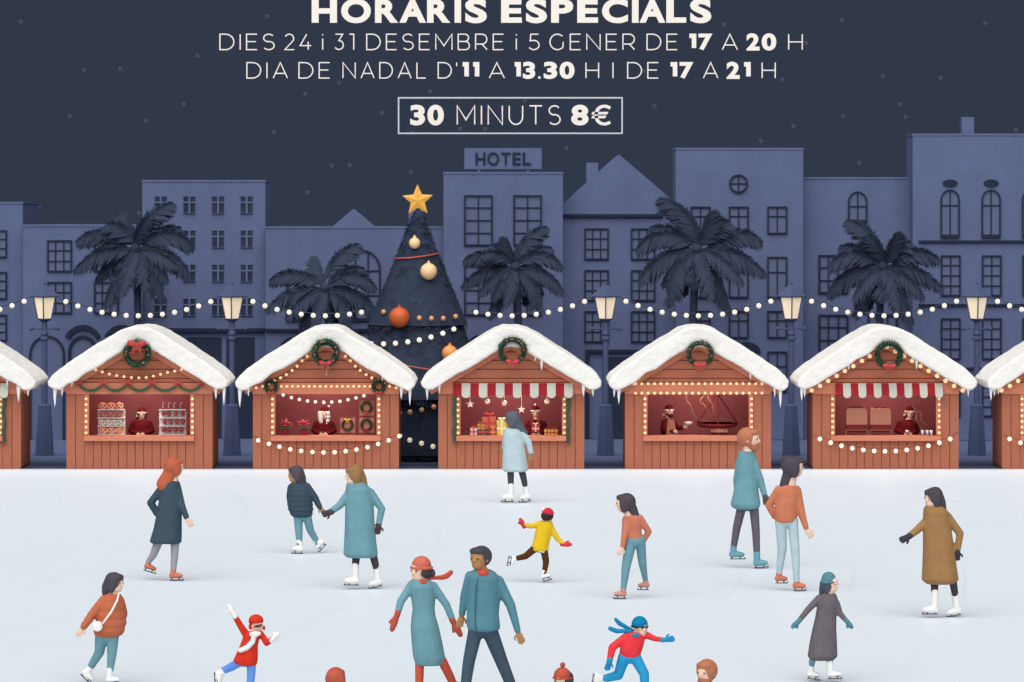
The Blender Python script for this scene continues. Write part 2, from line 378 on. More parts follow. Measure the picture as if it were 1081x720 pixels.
def window(par, u0, v0, u1, v1, cols, rows, Y, bw=1.5, arch=False, dark=False, base=0, rowsv=None):
    mb = MB(); y0, y1 = -.05, .012
    if arch: bar_arch(mb, u0, u1, v0, v1, bw, Y, y0, y1, base or bw)
    else:
        facade_box(mb, u0, v0, u1, v0+bw, Y, y0, y1); facade_box(mb, u0, v1-(base or bw), u1, v1, Y, y0-(.02 if base else 0), y1)
        facade_box(mb, u0, v0+bw, u0+bw, v1-(base or bw), Y, y0, y1); facade_box(mb, u1-bw, v0+bw, u1, v1-(base or bw), Y, y0, y1)
    m = bw*.75
    ry = (u1-u0)/2 if arch else 0
    for i in range(1, cols):
        c = u0+(u1-u0)*i/cols; vt = v0+bw*.5
        if arch: vt = v0+ry-math.sqrt(max(0, ry*ry-(c-(u0+u1)/2)**2))+bw*.5
        facade_box(mb, c-m/2, vt, c+m/2, v1-(base or bw), Y, y0+.012, y1)
    for r_ in (rowsv or [v0+(v1-v0)*i/rows for i in range(1, rows)]):
        facade_box(mb, u0+bw, r_-m/2, u1-bw, r_+m/2, Y, y0+.016, y1)
    f = mb.build('window', M['frame'] if not dark else M['wall'], par)
    pb = MB(); y = (-.008, .002)
    if arch: poly(pb, arch_pts(u0+bw*.6, u1-bw*.6, v0+bw*.6, v1-1), Y, *y)
    else: facade_box(pb, u0+bw*.6, v0+bw*.6, u1-bw*.6, v1-bw*.6, Y, *y)
    pb.build('pane', M['darkpane'] if dark else M['pane'], f)
    return f
def small_window(par, u0, v0, u1, v1, Y):
    mb = MB(); w = 1.6; c = (u0+u1)/2+.2; r = v0+6.2
    facade_box(mb, c-w/2-.2, v0, c+w/2+.2, v1, Y, -.04, .01); facade_box(mb, u0, r-w/2, c-w/2-.2, r+w/2, Y, -.036, .01); facade_box(mb, c+w/2+.2, r-w/2, u1, r+w/2, Y, -.036, .01)
    e = .5
    facade_box(mb, u0-e, v0-e, u1+e, v0, Y, -.03, .01); facade_box(mb, u0-e, v1, u1+e, v1+e, Y, -.045, .01)
    f = mb.build('window', M['wall'], par)
    MB_ = MB(); facade_box(MB_, u0, v0, u1, v1, Y, -.01, .002); MB_.build('pane', M['darkpane'], f)
def building(label, u0, u1, vt, Y, dep=3.0, cap=True):
    o = thing('town_building', Vector((P((u0+u1)/2, 0, Y).x, Y, 0)), label, 'building', 'night facades behind the stalls')
    a, b = P(u0, vt, Y), P(u1, vt, Y)
    MB().box(a.x, b.x, Y, Y+dep, 0, a.z - (.05 if cap else 0)).build('wall', M['wall'], o)
    if cap: MB().box(a.x-.012, b.x+.012, Y-.015, Y+dep+.01, a.z-.05, a.z).build('roof_coping', M['wall'], o)
    return o
Y = 86.3
b0 = building('narrow slate building cut off by the photo edge beside the first lamp', -62, 24, 213, Y)
for v0, v1 in ((243, 272), (287, 316), (332, 360), (374, 402)): window(b0, -19, v0, 7.5, v1, 3, 3, Y)
Y = 86.0
b1 = building('low slate building with arched ground-floor openings behind the pretzel stall', 24.2, 150, 237, Y)
for u in (50, 99.3):
    for v0, v1 in ((253.5, 287), (297.5, 331)): window(b1, u, v0, u+26, v1, 3, 3, Y)
for k, (a_, b_) in enumerate(((31, 68.5), (72, 103), (112, 146))):
    mb = MB(); bar_arch(mb, a_, b_, 354, 470, 2.2 if k == 0 else 3.4, Y, -.05, .012); f = mb.build('arched_doorway', M['frame'], b1)
    pb = MB(); poly(pb, arch_pts(a_+1.2, b_-1.2, 355.4, 470), Y, -.008, .002); pb.build('pane', M['pane'], f)
    if k:
        mb = MB(); c = (a_+b_)/2
        q = [(P(c+19*math.cos(t), 367-21.5*math.sin(t), Y).x, P(c, 367-21.5*math.sin(t), Y).z) for t in [math.radians(150-120*i/14) for i in range(15)]]
        stroke(mb, q, 5.2*Y/F, False, Y-.07, Y+.01); mb.build('arch_moulding', M['frame'], b1)
Y = 86.6
b2 = building('slate apartment building with a grid of small dark windows beside the first palm', 150.2, 280, 190, Y, 1.8)
for u in (163.5, 193.7, 224, 254.2):
    for v in (207.5, 243.5, 279.5, 315.5): small_window(b2, u, v, u+12.3, v+17.3, Y)
mb = MB(); facade_box(mb, 162, 346.5, 279.6, 350, Y, -.12, .01); sh = mb.build('shop_front', M['frame'], b2)
for u0, u1 in ((163, 193), (197, 234), (239, 269)):
    pb = MB(); facade_box(pb, u0, 356, u1, 480, Y, -.012, .01); pb.build('pane', M['darkpane'], sh)
Y = 86.2
b3 = building('long slate building with small pediment and arched windows behind the wreath stall', 280.2, 468, 239, Y)
mb = MB(); poly(mb, [(351, 239), (395, 239), (373, 220.5)], Y, -.01, .6); mb.build('pediment', M['wall'], b3)
mb = MB(); facade_box(mb, 431, 222, 446, 239.5, Y, .3, .75); mb.build('chimney', M['wall'], b3)
window(b3, 302, 291, 332, 339, 3, 3, Y, arch=True, base=3.2, bw=1.6, rowsv=[305, 322])
window(b3, 362, 263.5, 402, 339, 3, 3, Y, arch=True, base=3.2, bw=1.9, rowsv=[286, 312])
mb = MB(); facade_box(mb, 280.6, 347, 397, 350, Y, -.08, .01); mb.build('string_course', M['frame'], b3)
for a_, b_ in ((293, 330), (360, 397)):
    mb = MB(); bar_arch(mb, a_, b_, 355, 470, 2.4, Y, -.05, .012); f = mb.build('arched_doorway', M['frame'], b3)
    pb = MB(); poly(pb, arch_pts(a_+1.2, b_-1.2, 356.4, 470), Y, -.008, .002); pb.build('pane', M['pane'], f)
Y = 85.8
b4 = building('tall slate hotel building under the rooftop sign', 468.2, 594.3, 181.5, Y, 3.6)
for u in (490, 542):
    for v0, v1 in ((206, 259.5), (280, 333)): window(b4, u, v0, u+30, v1, 2, 4, Y, bw=1.6)
mb = MB(); bar_arch(mb, 494, 514, 354, 372, 3, Y, -.05, .012); mb.build('arch_moulding', M['frame'], b4)
hs = thing('hotel_sign', P(531, 181.5, Y), 'slate rooftop board reading HOTEL standing on the tall hotel building', 'sign')
mb = MB(); facade_box(mb, 490, 156, 572, 178.3, Y, .3, .42); mb.build('board', M['wall'], hs)
mb = MB(); facade_box(mb, 504, 178.3, 507, 181.6, Y, .32, .4); facade_box(mb, 556, 178.3, 559, 181.6, Y, .32, .4); mb.build('support_post', M['wall'], hs)
mb = MB(); word(mb, 'HOTEL', 502, 560.3, 161, 174.3, .19, Y+.27, .028, .2, .014); mb.build('lettering', M['frame'], hs)
Y = 86.4
b5 = building('slate gabled house with chimney and three rows of windows beside the hotel', 594.5, 713, 227, Y, 3.0, cap=False)
mb = MB(); poly(mb, [(594.6, 226.8), (712.9, 226.8), (712.9, 214), (653.5, 163), (594.6, 215.5)], Y, 0, 3.0); rf = mb.build('roof', M['wall'], b5)
mb = MB(); facade_box(mb, 619.5, 171.5, 632, 200, Y, .5, 1.1); mb.build('chimney', M['wall'], rf)
mb = MB(); facade_box(mb, 594.7, 226, 700, 229, Y, -.09, .01); mb.build('cornice', M['frame'], b5)
for u in (617, 666):
    for v0, v1 in ((241, 274.3), (285, 317.8), (328.3, 361.5)): window(b5, u, v0, u+25.6, v1, 3, 3, Y)
mb = MB(); facade_box(mb, 618, 369, 708, 372, Y, -.1, .01); facade_box(mb, 618, 372, 622, 470, Y, -.1, .01); facade_box(mb, 704, 372, 708, 470, Y, -.1, .01); sh = mb.build('shop_front', M['frame'], b5)
for u0, u1 in ((636, 664), (668, 698)):
    pb = MB(); facade_box(pb, u0, 377, u1, 470, Y, -.012, .01); pb.build('pane', M['darkpane'], sh)
Y = 86.0
b6 = building('tall slate building with a round attic window behind the hanging-pan stall', 713.4, 848, 156, Y, 1.6)
mb = MB(); k = Y/F; q = [(P(779.6, 0, Y).x+9*k*math.cos(t), P(0, 194, Y).z+9*k*math.sin(t)) for t in [2*PI*i/28 for i in range(28)]]
stroke(mb, q, 1.9*k, True, Y-.05, Y+.012); facade_box(mb, 779, 186, 780.2, 202, Y, -.04, .01); facade_box(mb, 771.6, 193.4, 779, 194.6, Y, -.036, .01); facade_box(mb, 780.2, 193.4, 787.6, 194.6, Y, -.036, .01)
f = mb.build('round_window', M['frame'], b6)
pb = MB(); pb.prism([(P(779.6, 0, Y).x+8.4*k*math.cos(t), P(0, 194, Y).z+8.4*k*math.sin(t)) for t in [2*PI*i/28 for i in range(28)]], Y-.008, Y+.002); pb.build('pane', M['pane'], f)
for u in (729, 769.3, 810):
    for v0, v1, rv in ((218, 247, 228.5), (271, 314.5, 287.5), (328, 357, 338.5), (371, 414, 387)): window(b6, u, v0, u+21, v1, 2, 2, Y, rowsv=[rv])
mb = MB(); poly(mb, arch_pts(773, 803, 361, 372), Y, -.06, .01); mb.build('arch_moulding', M['frame'], b6)
Y = 86.5
b7 = building('lower slate building with one arched attic window between two taller fronts', 848.2, 962, 187, Y, 3.0)
window(b7, 895.3, 202, 915.5, 235.3, 2, 2, Y, arch=True, base=3.4, rowsv=[218])
for u in (864, 916):
    for v0, v1 in ((269, 310), (332, 373), (376, 414)): window(b7, u, v0, u+31.5, v1, 3, 3, Y, bw=1.9)
Y = 85.9
b8 = building('tallest slate building with two oval vents and arched windows behind the last lamp', 963.5, 1165, 141, Y, 1.4)
mb = MB(); facade_box(mb, 1016.5, 123.3, 1029.3, 141, Y, .2, .6); mb.build('chimney', M['wall'], b8)
k = Y/F
for i, u in enumerate((1003, 1046.3, 1089)):
    pb = MB(); c = P(u, 193.5, Y)
    pb.prism([(c.x+8*k*math.cos(t), c.z+4*k*math.sin(t)) for t in [2*PI*j/24 for j in range(24)]], Y-.03, Y+.01); pb.build('oval_vent', M['frame'], b8)
    window(b8, u-10.2, 200, u+10, 251, 2, 2, Y, arch=True, base=3.4, rowsv=[217])
    for v0, v1 in ((269.5, 312.5), (336, 379.5), (398, 440)): window(b8, u-9.8, v0, u+11, v1, 2, 4, Y)
for v in (255, 322, 389):
    mb = MB(); facade_box(mb, 970, v-1.2, 1164.5, v+1.2, Y, -.06, .01); mb.build('string_course', M['frame'], b8)
# ---------------------------------------------------------------- palms
A_FR = [((0,-6),(-14,-25),(-29,-26)),((0,-8),(11,-40),(36,-48)),((-4,-4),(-38,-26),(-62,-7)),((-4,2),(-36,-4),(-65,25)),((-3,4),(-18,26),(-32,60)),((4,4),(32,22),(26,54)),((5,2),(40,0),(58,31)),((4,-4),(36,-27),(59,1)),
        ((0,-4),(4,-24),(16,-34)),((-2,0),(-26,8),(-44,34)),((2,2),(14,20),(10,44)),((0,0),(-8,18),(-14,46)),((3,0),(26,2),(44,18)),((-2,-4),(-20,-24),(-40,-16)),((3,-3),(24,-24),(44,-22)),((-2,2),(-16,12),(-26,40)),((2,2),(18,8),(34,34)),((-2,-3),(-10,-18),(-12,-34)),((0,2),(2,14),(0,36))]
def palm(label, cu, cv, bu, Y, sgn=1, sc_=1.0, seed=0, skip=()):
    rg = random.Random(seed); k = Y/F
    o = thing('palm_tree', Vector((P(bu, 0, Y).x, Y, 0)), label, 'palm', 'palms in front of the facades')
    top = P(cu, cv, Y); base = Vector((P(bu, 0, Y).x, Y, 0))
    path = []; rad = []
    for i in range(25):
        t = i/24; p = base.lerp(top, t); p.x += .12*math.sin(t*PI)*sgn; path.append(p); rad.append((.098-.022*t)*(1+.09*(i % 2))*(1.35 if i == 0 else 1))
    MB().tube(path, rad, 12).build('trunk', M['bark'], o, smooth=True)
    mb = MB(); mb.ell(top, 5.5*k, n=10, r=6)
    for fi, (s0, c0, t0) in enumerate(A_FR):
        if fi in skip: continue
        big = fi < 8; dy0 = rg.uniform(-.25, .25) if big else rg.uniform(-.6, .6)
        w0 = lambda q, d: top + Vector((q[0]*k*sgn*sc_, d, -q[1]*k*sc_))
        jt = (rg.uniform(-2, 2), rg.uniform(-2, 2))
        ra = bez(w0(s0, 0), w0((c0[0]+jt[0], c0[1]+jt[1]), dy0*.6), w0((t0[0]+jt[0]*.6, t0[1]+jt[1]*.6), dy0), 30)
        mb.tube(ra, [(1.3-1.0*i/30)*k for i in range(31)], 5)
        for i in range(2, 31):
            t = i/30; tan = (ra[min(i+1, 30)]-ra[i-1]).normalized()
            ln = (23 if big else 20)*k*sc_*(math.sin(PI*min(1, .14+.82*t))**.6)*(1.0 if i % 2 else .82)
            if i == 30: ln = 5*k
            nrm = Vector((-tan.z, 0, tan.x))
            if nrm.z < 0: nrm = -nrm                       # upward side of the rib
            for side in (-1, 1):
                for lay in range(2):
                    l = ln*(rg.uniform(.85, 1.08) if side < 0 else rg.uniform(.34, .5))
                    yy = rg.uniform(-.35, .35) if side < 0 else rg.uniform(-.5, .5)
                    d = (tan*(.62+.5*t*t+rg.uniform(-.05, .05)) + nrm*side*.8 + Vector((0, yy, -.10))).normalized()
                    p0 = ra[i]; wd = 2.7*k*sc_*(1.1-.45*t)
                    wv = tan.lerp(Vector((0, 1, 0)), .12*lay).normalized()*wd
                    p1 = p0+d*l*.55; p2 = p0+d*l+Vector((0, 0, -.05*l))
                    mb.add([p0-wv, p0+wv, p1+wv*.95, p1-wv*.95, p2], [(0, 1, 2, 3), (3, 2, 4)])
    mb.build('crown', M['palm'], o)
palm('dark palm with spreading fronds rising behind the pretzel stall', 143.5, 262, 135, 83.2, 1, 1, 1)
palm('shorter drooping dark palm beside the Christmas tree', 343, 304, 343, 83.6, 1, .93, 2, (0, 8, 13))
palm('dark palm in front of the hotel behind the gift stall', 544, 282, 540, 83.2, 1, .86, 3)
palm('widest dark palm behind the hanging-pan stall', 736, 263, 738, 83.3, -1, 1.08, 4)
palm('dark palm under the arched attic window behind the hot drinks stall', 932, 281, 935, 83.4, -1, .98, 5)
# ---------------------------------------------------------------- Christmas tree
TY = 79.95; k = TY/F; rg = random.Random(11)
tree = thing('christmas_tree', Vector((P(441, 0, TY).x, TY, 0)), 'tall dark fir Christmas tree with lights between the wreath and gift stalls', 'tree')
tx = tree['o'][0]
def zrow(v, Y=TY): return P(0, v, Y).z
TIERS = [(222, 344, 2, 57), (300, 420, 36, 80), (390, 487, 60, 92)]     # v top, v bottom, half-width top, bottom (pixels)
def tree_r(v):
    r = 0
    for a_, b_, r0, r1 in TIERS:
        if a_ <= v <= b_: r = max(r, r0+(r1-r0)*(v-a_)/(b_-a_))
    return r*k
MB().tube([Vector((tx, TY, 0)), Vector((tx, TY, 2.2))], [.17, .1], 12).build('trunk', M['bark'], tree, smooth=True)
mb = MB()
for a_, b_, r0, r1 in TIERS:
    za, zb = zrow(a_), max(.10, zrow(b_)); n = 40
    mb.rings([[Vector((tx+r*math.cos(2*PI*j/n), TY+r*math.sin(2*PI*j/n), z)) for j in range(n)] for r, z in ((r1*k*.55, zb+.1), (r1*k*.93, zb+.03), (r0*k*.9+.005, za))])
    cnt = int(2600*(r0+r1)/100)
    for i in range(cnt):
        t = rg.random()**.75; z = za+(zb-za)*t; r = (r0+(r1-r0)*t)*k; an = rg.uniform(0, 2*PI)
        d = Vector((math.cos(an), math.sin(an), 0)); p = Vector((tx, TY, z))+d*r*.88
        dd = (d*.55+Vector((0, 0, -.75))+Vector((rg.uniform(-.3, .3), rg.uniform(-.3, .3), rg.uniform(-.1, .25)))).normalized()
        l = rg.uniform(.11, .24); sd = dd.cross(d)
        sd = (sd if sd.length > .01 else Vector((0, 0, 1))).normalized()
        for q in range(3):
            e2 = (dd+sd*(q-1)*.5).normalized(); wv = sd*.014
            mb.add([p-wv, p+wv, p+e2*l*.6+wv*.9, p+e2*l*.6-wv*.9, p+e2*l], [(0, 1, 2, 3), (3, 2, 4)])
mb.build('crown', M['fir'], tree)
def on_tree(u, v, out=.03):
    """point on the front of the tree seen at u, v"""
    r = tree_r(v); x = (u-441)*k
    return P(u, v, TY-math.sqrt(max(.0004, r*r-x*x))-out)
sp = P(441, 211.5, TY)
def star_mesh(mb, c, R, th, rot=0, inner=.44):
    q = [(math.cos(rot+PI/2+i*PI/5)*(R if i % 2 == 0 else R*inner), math.sin(rot+PI/2+i*PI/5)*(R if i % 2 == 0 else R*inner)) for i in range(10)]
    vs = [c+Vector((x, 0, z)) for x, z in q]+[c+Vector((0, -th, 0)), c+Vector((0, th, 0))]
    mb.add(vs, [f for i in range(10) for f in ((10, i, (i+1) % 10), (11, (i+1) % 10, i))])
mb = MB(); star_mesh(mb, sp, 17*k, .05, .02, .46)
tag(mb.build('tree_star', M['gold'], org=sp), 'gold five-pointed star on top of the Christmas tree', 'star')
def bauble(u, v, r, rgb, label):
    c = on_tree(u, v, r*k*.7); o = thing('bauble', c, label, 'bauble')
    MB().ell(c, r*k, n=20, r=14).build('ball', plain('bauble_glaze', rgb, rough=.45, var=.04, scale=10, spec=.35), o, smooth=True)
    MB().lathe(c+Vector((0, 0, r*k*.97)), [(1.8*k, -.01), (1.7*k, 1.6*k), (.6*k, 1.9*k), (.5*k, 3*k)], 12).build('cap', plain('bauble_glaze', rgb, rough=.45, var=.04, scale=10, spec=.35), o)
bauble(437.7, 256.7, 6, (240, 202, 152), 'small cream bauble nearest the top of the Christmas tree')
bauble(452.5, 286.5, 8.8, (240, 200, 150), 'larger cream bauble below the red ribbon on the Christmas tree')
bauble(421.5, 335, 10.7, (196, 92, 44), 'big rust orange bauble on the Christmas tree')
bauble(475, 373, 8.4, (226, 150, 82), 'light orange bauble beside the gift stall snow roof')
def ribbon(pts, rgb, label):
    q = [on_tree(u, v, .02) for u, v in pts]
    tag(MB().tube(q, .018, 6).build('tree_ribbon', plain('satin_ribbon', rgb, rough=.6), org=q[0], smooth=True), label, 'ribbon')
ribbon([(415+49*i/12, 273-5.5*i/12+1.2*math.sin(PI*i/12)) for i in range(13)], (186, 84, 80), 'thin red ribbon across the upper Christmas tree')
ribbon([(392+95*i/14, 380+16*i/14) for i in range(15)], (170, 96, 74), 'thin rust ribbon across the lower Christmas tree')
# ---------------------------------------------------------------- strings of bulbs
_bm = {}
def bulb_mesh(r, m):
    key = (round(r, 4), m.name)
    if key not in _bm:
        b = MB().ell((0, 0, 0), r, n=12, r=8); me = bpy.data.meshes.new('bulb'); me.from_pydata(b.v, [], b.f); me.materials.append(m)
        me.polygons.foreach_set('use_smooth', [True]*len(me.polygons)); _bm[key] = me
    return _bm[key]
def string(label, pts, r, m, cab=None, group=None, crad=.009, ends=(), name='string_light', cat='string lights'):
    """pts: bulb positions in the world"""
    o = thing(name, pts[0], label, cat, group)
    if cab is not None:
        up = Vector((0, .012, r*.9))
        path = [Vector(e_) for e_ in ends[:1]]+[p+up for p in pts]+[Vector(e_) for e_ in ends[1:]]
        MB().tube(path, crad, 6).build('cable', cab, o, smooth=True)
    me = bulb_mesh(r, m)
    for p in pts:
        b = bpy.data.objects.new('bulb', me); C.objects.link(b); b.parent = o; b.location = p-pts[0]
    return o
string('short row of round white bulbs across the middle of the Christmas tree', [on_tree(u, v) for u, v in ((392,363),(405,363.2),(417.5,362.5),(430.5,361),(442.7,359),(455,356),(467.5,352),(479,347.5))], 2.7*k, M['bulb'], M['cable'])
string('row of round white bulbs near the foot of the Christmas tree', [on_tree(u, v) for u, v in ((409.5,455),(422,460),(432.6,464.6),(445,468),(457,471.3),(469,473))], 2.6*k, M['bulb'], M['cable'])
string('upper row of dull amber bulbs on the Christmas tree beside the rust bauble', [on_tree(u, v) for u, v in ((405,329.2),(442.7,335.7),(455.5,336),(468,336),(481,334))], 2.6*k, M['amber'])
string('lower row of dull amber bulbs on the Christmas tree between two stall roofs', [on_tree(u, v) for u, v in ((409,437),(421.7,436),(432.8,435),(445.3,432.7),(458,429.5),(470,426))], 2.6*k, M['amber'])
# ---------------------------------------------------------------- street lamps
LPY = 80.5; k = LPY/F
def make_lamp(u, label):
    c = Vector((P(u, 0, LPY).x, LPY, 0)); o = thing('street_lamp', c, label, 'street lamp', 'lantern lamps between the stalls')
    z = lambda v: zrow(v, LPY)
    MB().lathe(c, [(r*k, z(v)) for r, v in ((10.6, 481), (10.4, 478), (7.2, 432), (7.2, 428), (6.4, 427.4), (3.4, 426.5))], 6, PI/6).build('base', M['lamp'], o)
    MB().lathe(c, [(r*k, z(v)) for r, v in ((3.2, 428), (3.0, 360), (4.4, 358.5), (4.4, 356), (3, 355), (4.2, 353), (4.2, 351), (3, 350), (2.8, 340), (5, 338.6), (7, 337))], 12).build('pole', M['lamp'], o, smooth=False)
    mb = MB(); zz = z(347); mb.tube([c+Vector((-13*k, 0, zz)), c+Vector((13*k, 0, zz))], .9*k, 8)
    for s in (-1, 1): mb.ell(c+Vector((s*14.2*k, 0, zz)), 2.2*k, n=10, r=8)
    mb.build('crossbar', M['lamp'], o, smooth=True)
    # four-sided lantern, one edge to the front
    q = lambda r, v: [c+Vector((r*k*math.cos(PI/2*j), r*k*math.sin(PI/2*j), z(v))) for j in range(4)]
    MB().rings([q(6.6, 336.8), q(10.9, 314)]).build('lantern_glass', M['lampglass'], o)
    mb = MB(); lo, hi = q(7.0, 337), q(11.6, 313.4)
    for j in range(4):
        mb.tube([lo[j], hi[j]], .75*k, 5); mb.tube([lo[j], lo[(j+1) % 4]], .9*k, 5); mb.tube([hi[j], hi[(j+1) % 4]], .9*k, 5)
    mb.build('lantern_frame', M['lamp'], o)
    MB().rings([q(r, v) for r, v in ((15.5, 313.2), (15.3, 312.2), (10.5, 308.2), (6.5, 304.2), (3.6, 301.6), (1.6, 300.6), (1.8, 299.2), (.3, 297.2))]).build('lantern_cap', M['lamp'], o)
    return o
lamps = [(47, 'blue iron lantern lamp between the cut-off stall and the pretzel stall'), (245, 'blue iron lantern lamp between the pretzel and wreath stalls'), (639.3, 'blue iron lantern lamp between the gift stall and the hanging-pan stall'),
         (835.3, 'blue iron lantern lamp between the hanging-pan and hot drinks stalls'), (1031.2, 'blue iron lantern lamp between the hot drinks stall and the cut-off last stall')]
L0 = make_lamp(*lamps[0])
for u, lb in lamps[1:]: dup(L0, (P(u, 0, LPY).x, LPY, 0), lb)
def span(u0, u1, label, ua=None, ub=None):
    """bulbs hung between two lantern caps; ua, ub: where the bulbs stop"""
    n = 13; st = 12.75; uc = (u0+u1)/2; pts = []
    f = lambda u: 333.6-15.2*((u-uc)/((u1-u0)/2-22))**2
    for i in range(-(n//2), n//2+1):
        u = uc+i*st
        if (ua is None or u >= ua) and (ub is None or u <= ub): pts.append(P(u, f(u), LPY))
    e0 = P(u0+9, 312, LPY) if ua is None else pts[0]+Vector((-.1, 0, .03)); e1 = P(u1-9, 312, LPY) if ub is None else pts[-1]+Vector((.16, 0, .03))
    string(label, pts, 2.7*LPY/F, M['bulb'], M['cable'], 'festoon lights between the lamps', .011, (e0, e1))
span(-149, 47, 'festoon string of white bulbs left of the first lamp', ua=-30)
span(47, 245, 'festoon string of white bulbs above the pretzel stall roof')
span(245, 442, 'festoon string of white bulbs above the wreath stall ending at the Christmas tree', ub=385)
span(442, 639.3, 'festoon string of white bulbs above the gift stall starting at the Christmas tree', ua=498)
span(639.3, 835.3, 'festoon string of white bulbs above the hanging-pan stall')
span(835.3, 1031.2, 'festoon string of white bulbs above the hot drinks stall')
span(1031.2, 1228, 'festoon string of white bulbs starting at the last lamp', ub=1110)
# ---------------------------------------------------------------- market stalls
SY = 76.0                                                # fronts; 50 px to the metre there
def S(u, v, y=0): return P(u, v, SY).to_3d()+Vector((0, y, 0))
def planks_v(mb, u0, u1, v0, v1, step, y0, y1, gap=.75):
    n = max(1, round((u1-u0)/step)); st = (u1-u0)/n
    for i in range(n):
        a, b = S(u0+i*st+(gap/2 if i else 0), v1), S(u0+(i+1)*st-(gap/2 if i < n-1 else 0), v0); mb.box(a.x, b.x, SY+y0, SY+y1, a.z, b.z)
def sbox(mb, u0, v0, u1, v1, y0, y1):
    a, b = S(u0, v1), S(u1, v0); mb.box(a.x, b.x, SY+y0, SY+y1, max(a.z, 0), b.z)
D = 1.5
def stall(uc, label, ice, seed):
    rg = random.Random(seed); o = thing('market_stall', Vector((S(uc, 0).x, SY, 0)), label, 'market stall', 'snow-roofed wooden market stalls')
    L, R = uc-77, uc+77
    mb = MB(); sbox(mb, L+.5, 493, R-.5, 496, .06, D); mb.build('floor', M['groove'], o)
    mb = MB(); sbox(mb, L+2, 400, R-2, 493, D-.05, D); mb.build('back_wall', M['inner'], o)
    for a_, b_, nm in ((L, L+2, 'side_wall'), (R-2, R, 'side_wall')):
        mb = MB(); sbox(mb, a_, 404, b_, 493, .05, D); mb.build(nm, M['wood'], o)
    # front: plank panels beside the opening and under the counter, over a dark backing
    for a_, b_, vt_, st_, y_ in ((L, L+19, 416.2, 9.3, 0), (R-19, R, 416.2, 9.3, 0), (L+19.4, R-19.4, 465.5, 9.2, .004)):
        mb = MB(); planks_v(mb, a_, b_, vt_, 495, st_, y_, .035); mb.build('plank_cladding', M['wood'], o)
    for a_, b_, vt_ in ((L+.4, L+19, 416.6), (R-19, R-.4, 416.6), (L+19, R-19, 466)):
        mb = MB(); sbox(mb, a_, vt_, b_, 494.8, .02, .05); mb.build('backing_board', M['groove'], o)
    for a_, b_ in ((L+19.2, L+23.4), (R-23.4, R-19.2)):
        mb = MB(); sbox(mb, a_, 416.2, b_, 460, -.02, .09); mb.build('window_jamb', M['woodl'], o)
    mb = MB(); sbox(mb, L+19, 460.2, R-19, 465.2, -.10, .34); mb.build('counter', M['woodl'], o)
    mb = MB(); sbox(mb, L-.4, 404.2, R+.4, 416, -.03, .07); mb.build('header_beam', M['woodl'], o)
    # gable: horizontal boards between the rakes
    mb = MB(); sl_ = .575; vs = [404, 399.4, 389.8, 380.3, 371.5, 362]
    for i in range(5):
        va, vb = vs[i]-.45, vs[i+1]+.45
        wa, wb = (va-360)/sl_, max((vb-360)/sl_, .5); wa = min(wa, 76); wb = min(wb, 76)
        poly_pts = [(uc-wa, va), (uc+wa, va), (uc+wb, vb), (uc-wb, vb)]
        mb.prism([(S(u, v).x, S(u, v).z) for u, v in poly_pts], SY+.006, SY+.04)
    mb.build('gable_cladding', M['woodh'], o)
    mb = MB(); mb.prism([(S(u, v).x, S(u, v).z) for u, v in ((L+1, 404.1), (R-1, 404.1), (uc, 360))], SY+.028, SY+.06); mb.build('gable_backing', M['groove'], o)
    # roof slabs and rake boards
    for s in (-1, 1):
        q = [(uc, 353.5), (uc+s*91, 405.5), (uc+s*89, 410.5), (uc, 359.5)]
        if s > 0: q = q[::-1]
        mb = MB(); mb.prism([(S(u, v).x, S(u, v).z) for u, v in q], SY-.24, SY+D+.2); mb.build('roof', M['woodl'], o)
        q = [(uc, 359.4), (uc+s*88.6, 410.4), (uc+s*84, 416.2), (uc+s*76.6, 412), (uc, 368)]
        if s > 0: q = q[::-1]
        mb = MB(); mb.prism([(S(u, v).x, S(u, v).z) for u, v in q], SY-.05, SY-.004); mb.build('rake_board', M['woodl'], o)
    # added, unseen fill lamp behind the header beam, standing in for the bulbs
    ll = bpy.data.lights.new('stall_fill', 'POINT'); lo_ = bpy.data.objects.new('stall_fill', ll); C.objects.link(lo_); lo_.location = S(uc, 411, .3); ll.energy = 26; ll.color = (1, .93, .86); ll.shadow_soft_size = .12
    # snow
    up = [(0, 344.2), (9, 344.8), (17, 347.2), (27, 352.8), (44, 363.5), (64, 376), (83, 389.2), (91, 396.5), (95, 402.5)]
    lo = [(94, 407.5), (89, 411), (82, 410.2), (74, 405.6), (66, 401.2), (56, 393.8), (44, 387.6), (32, 380), (20, 372.5), (9, 366.8)]
    def jit(p, a): return (p[0], p[1]+rg.uniform(-a, a))
    right = [jit(p, .5) for p in up]+[jit(p, 1.3) for p in lo]; left = [jit(p, .5) for p in up[1:]]+[jit(p, 1.3) for p in lo]
    pts = [(uc+x, v) for x, v in right]+[(uc, 365.5)]+[(uc-x, v) for x, v in left[::-1]]
    q = [(S(u, v).x, S(u, v).z) for u, v in pts][::-1]
    n = len(q); prof = [(-.36, .93), (-.33, .975), (-.27, 1), (D+.24, 1), (D+.3, .97)]
    vs_, fs_ = [], []; cz = S(0, 378).z; cx = S(uc, 0).x
    # inset rings about the profile's own normal for a soft rolled edge
    N = []
    for i in range(n):
        a_ = Vector(q[i-1]); b_ = Vector(q[(i+1) % n]); t = (b_-a_).normalized(); N.append(Vector((t.y, -t.x)))
    rings = []
    for y, ins in ((-.36, .034), (-.35, .014), (-.33, .003), (-.29, 0), (D+.2, 0), (D+.27, .02), (D+.3, .05)):
        rings.append([Vector((q[i][0]-N[i].x*ins, SY+y, q[i][1]-N[i].y*ins)) for i in range(n)])
    mb = MB(); mb.rings(rings); sn = mb.build('snow_cover', M['snow'], o, smooth=True, voxel=.022, it=3)
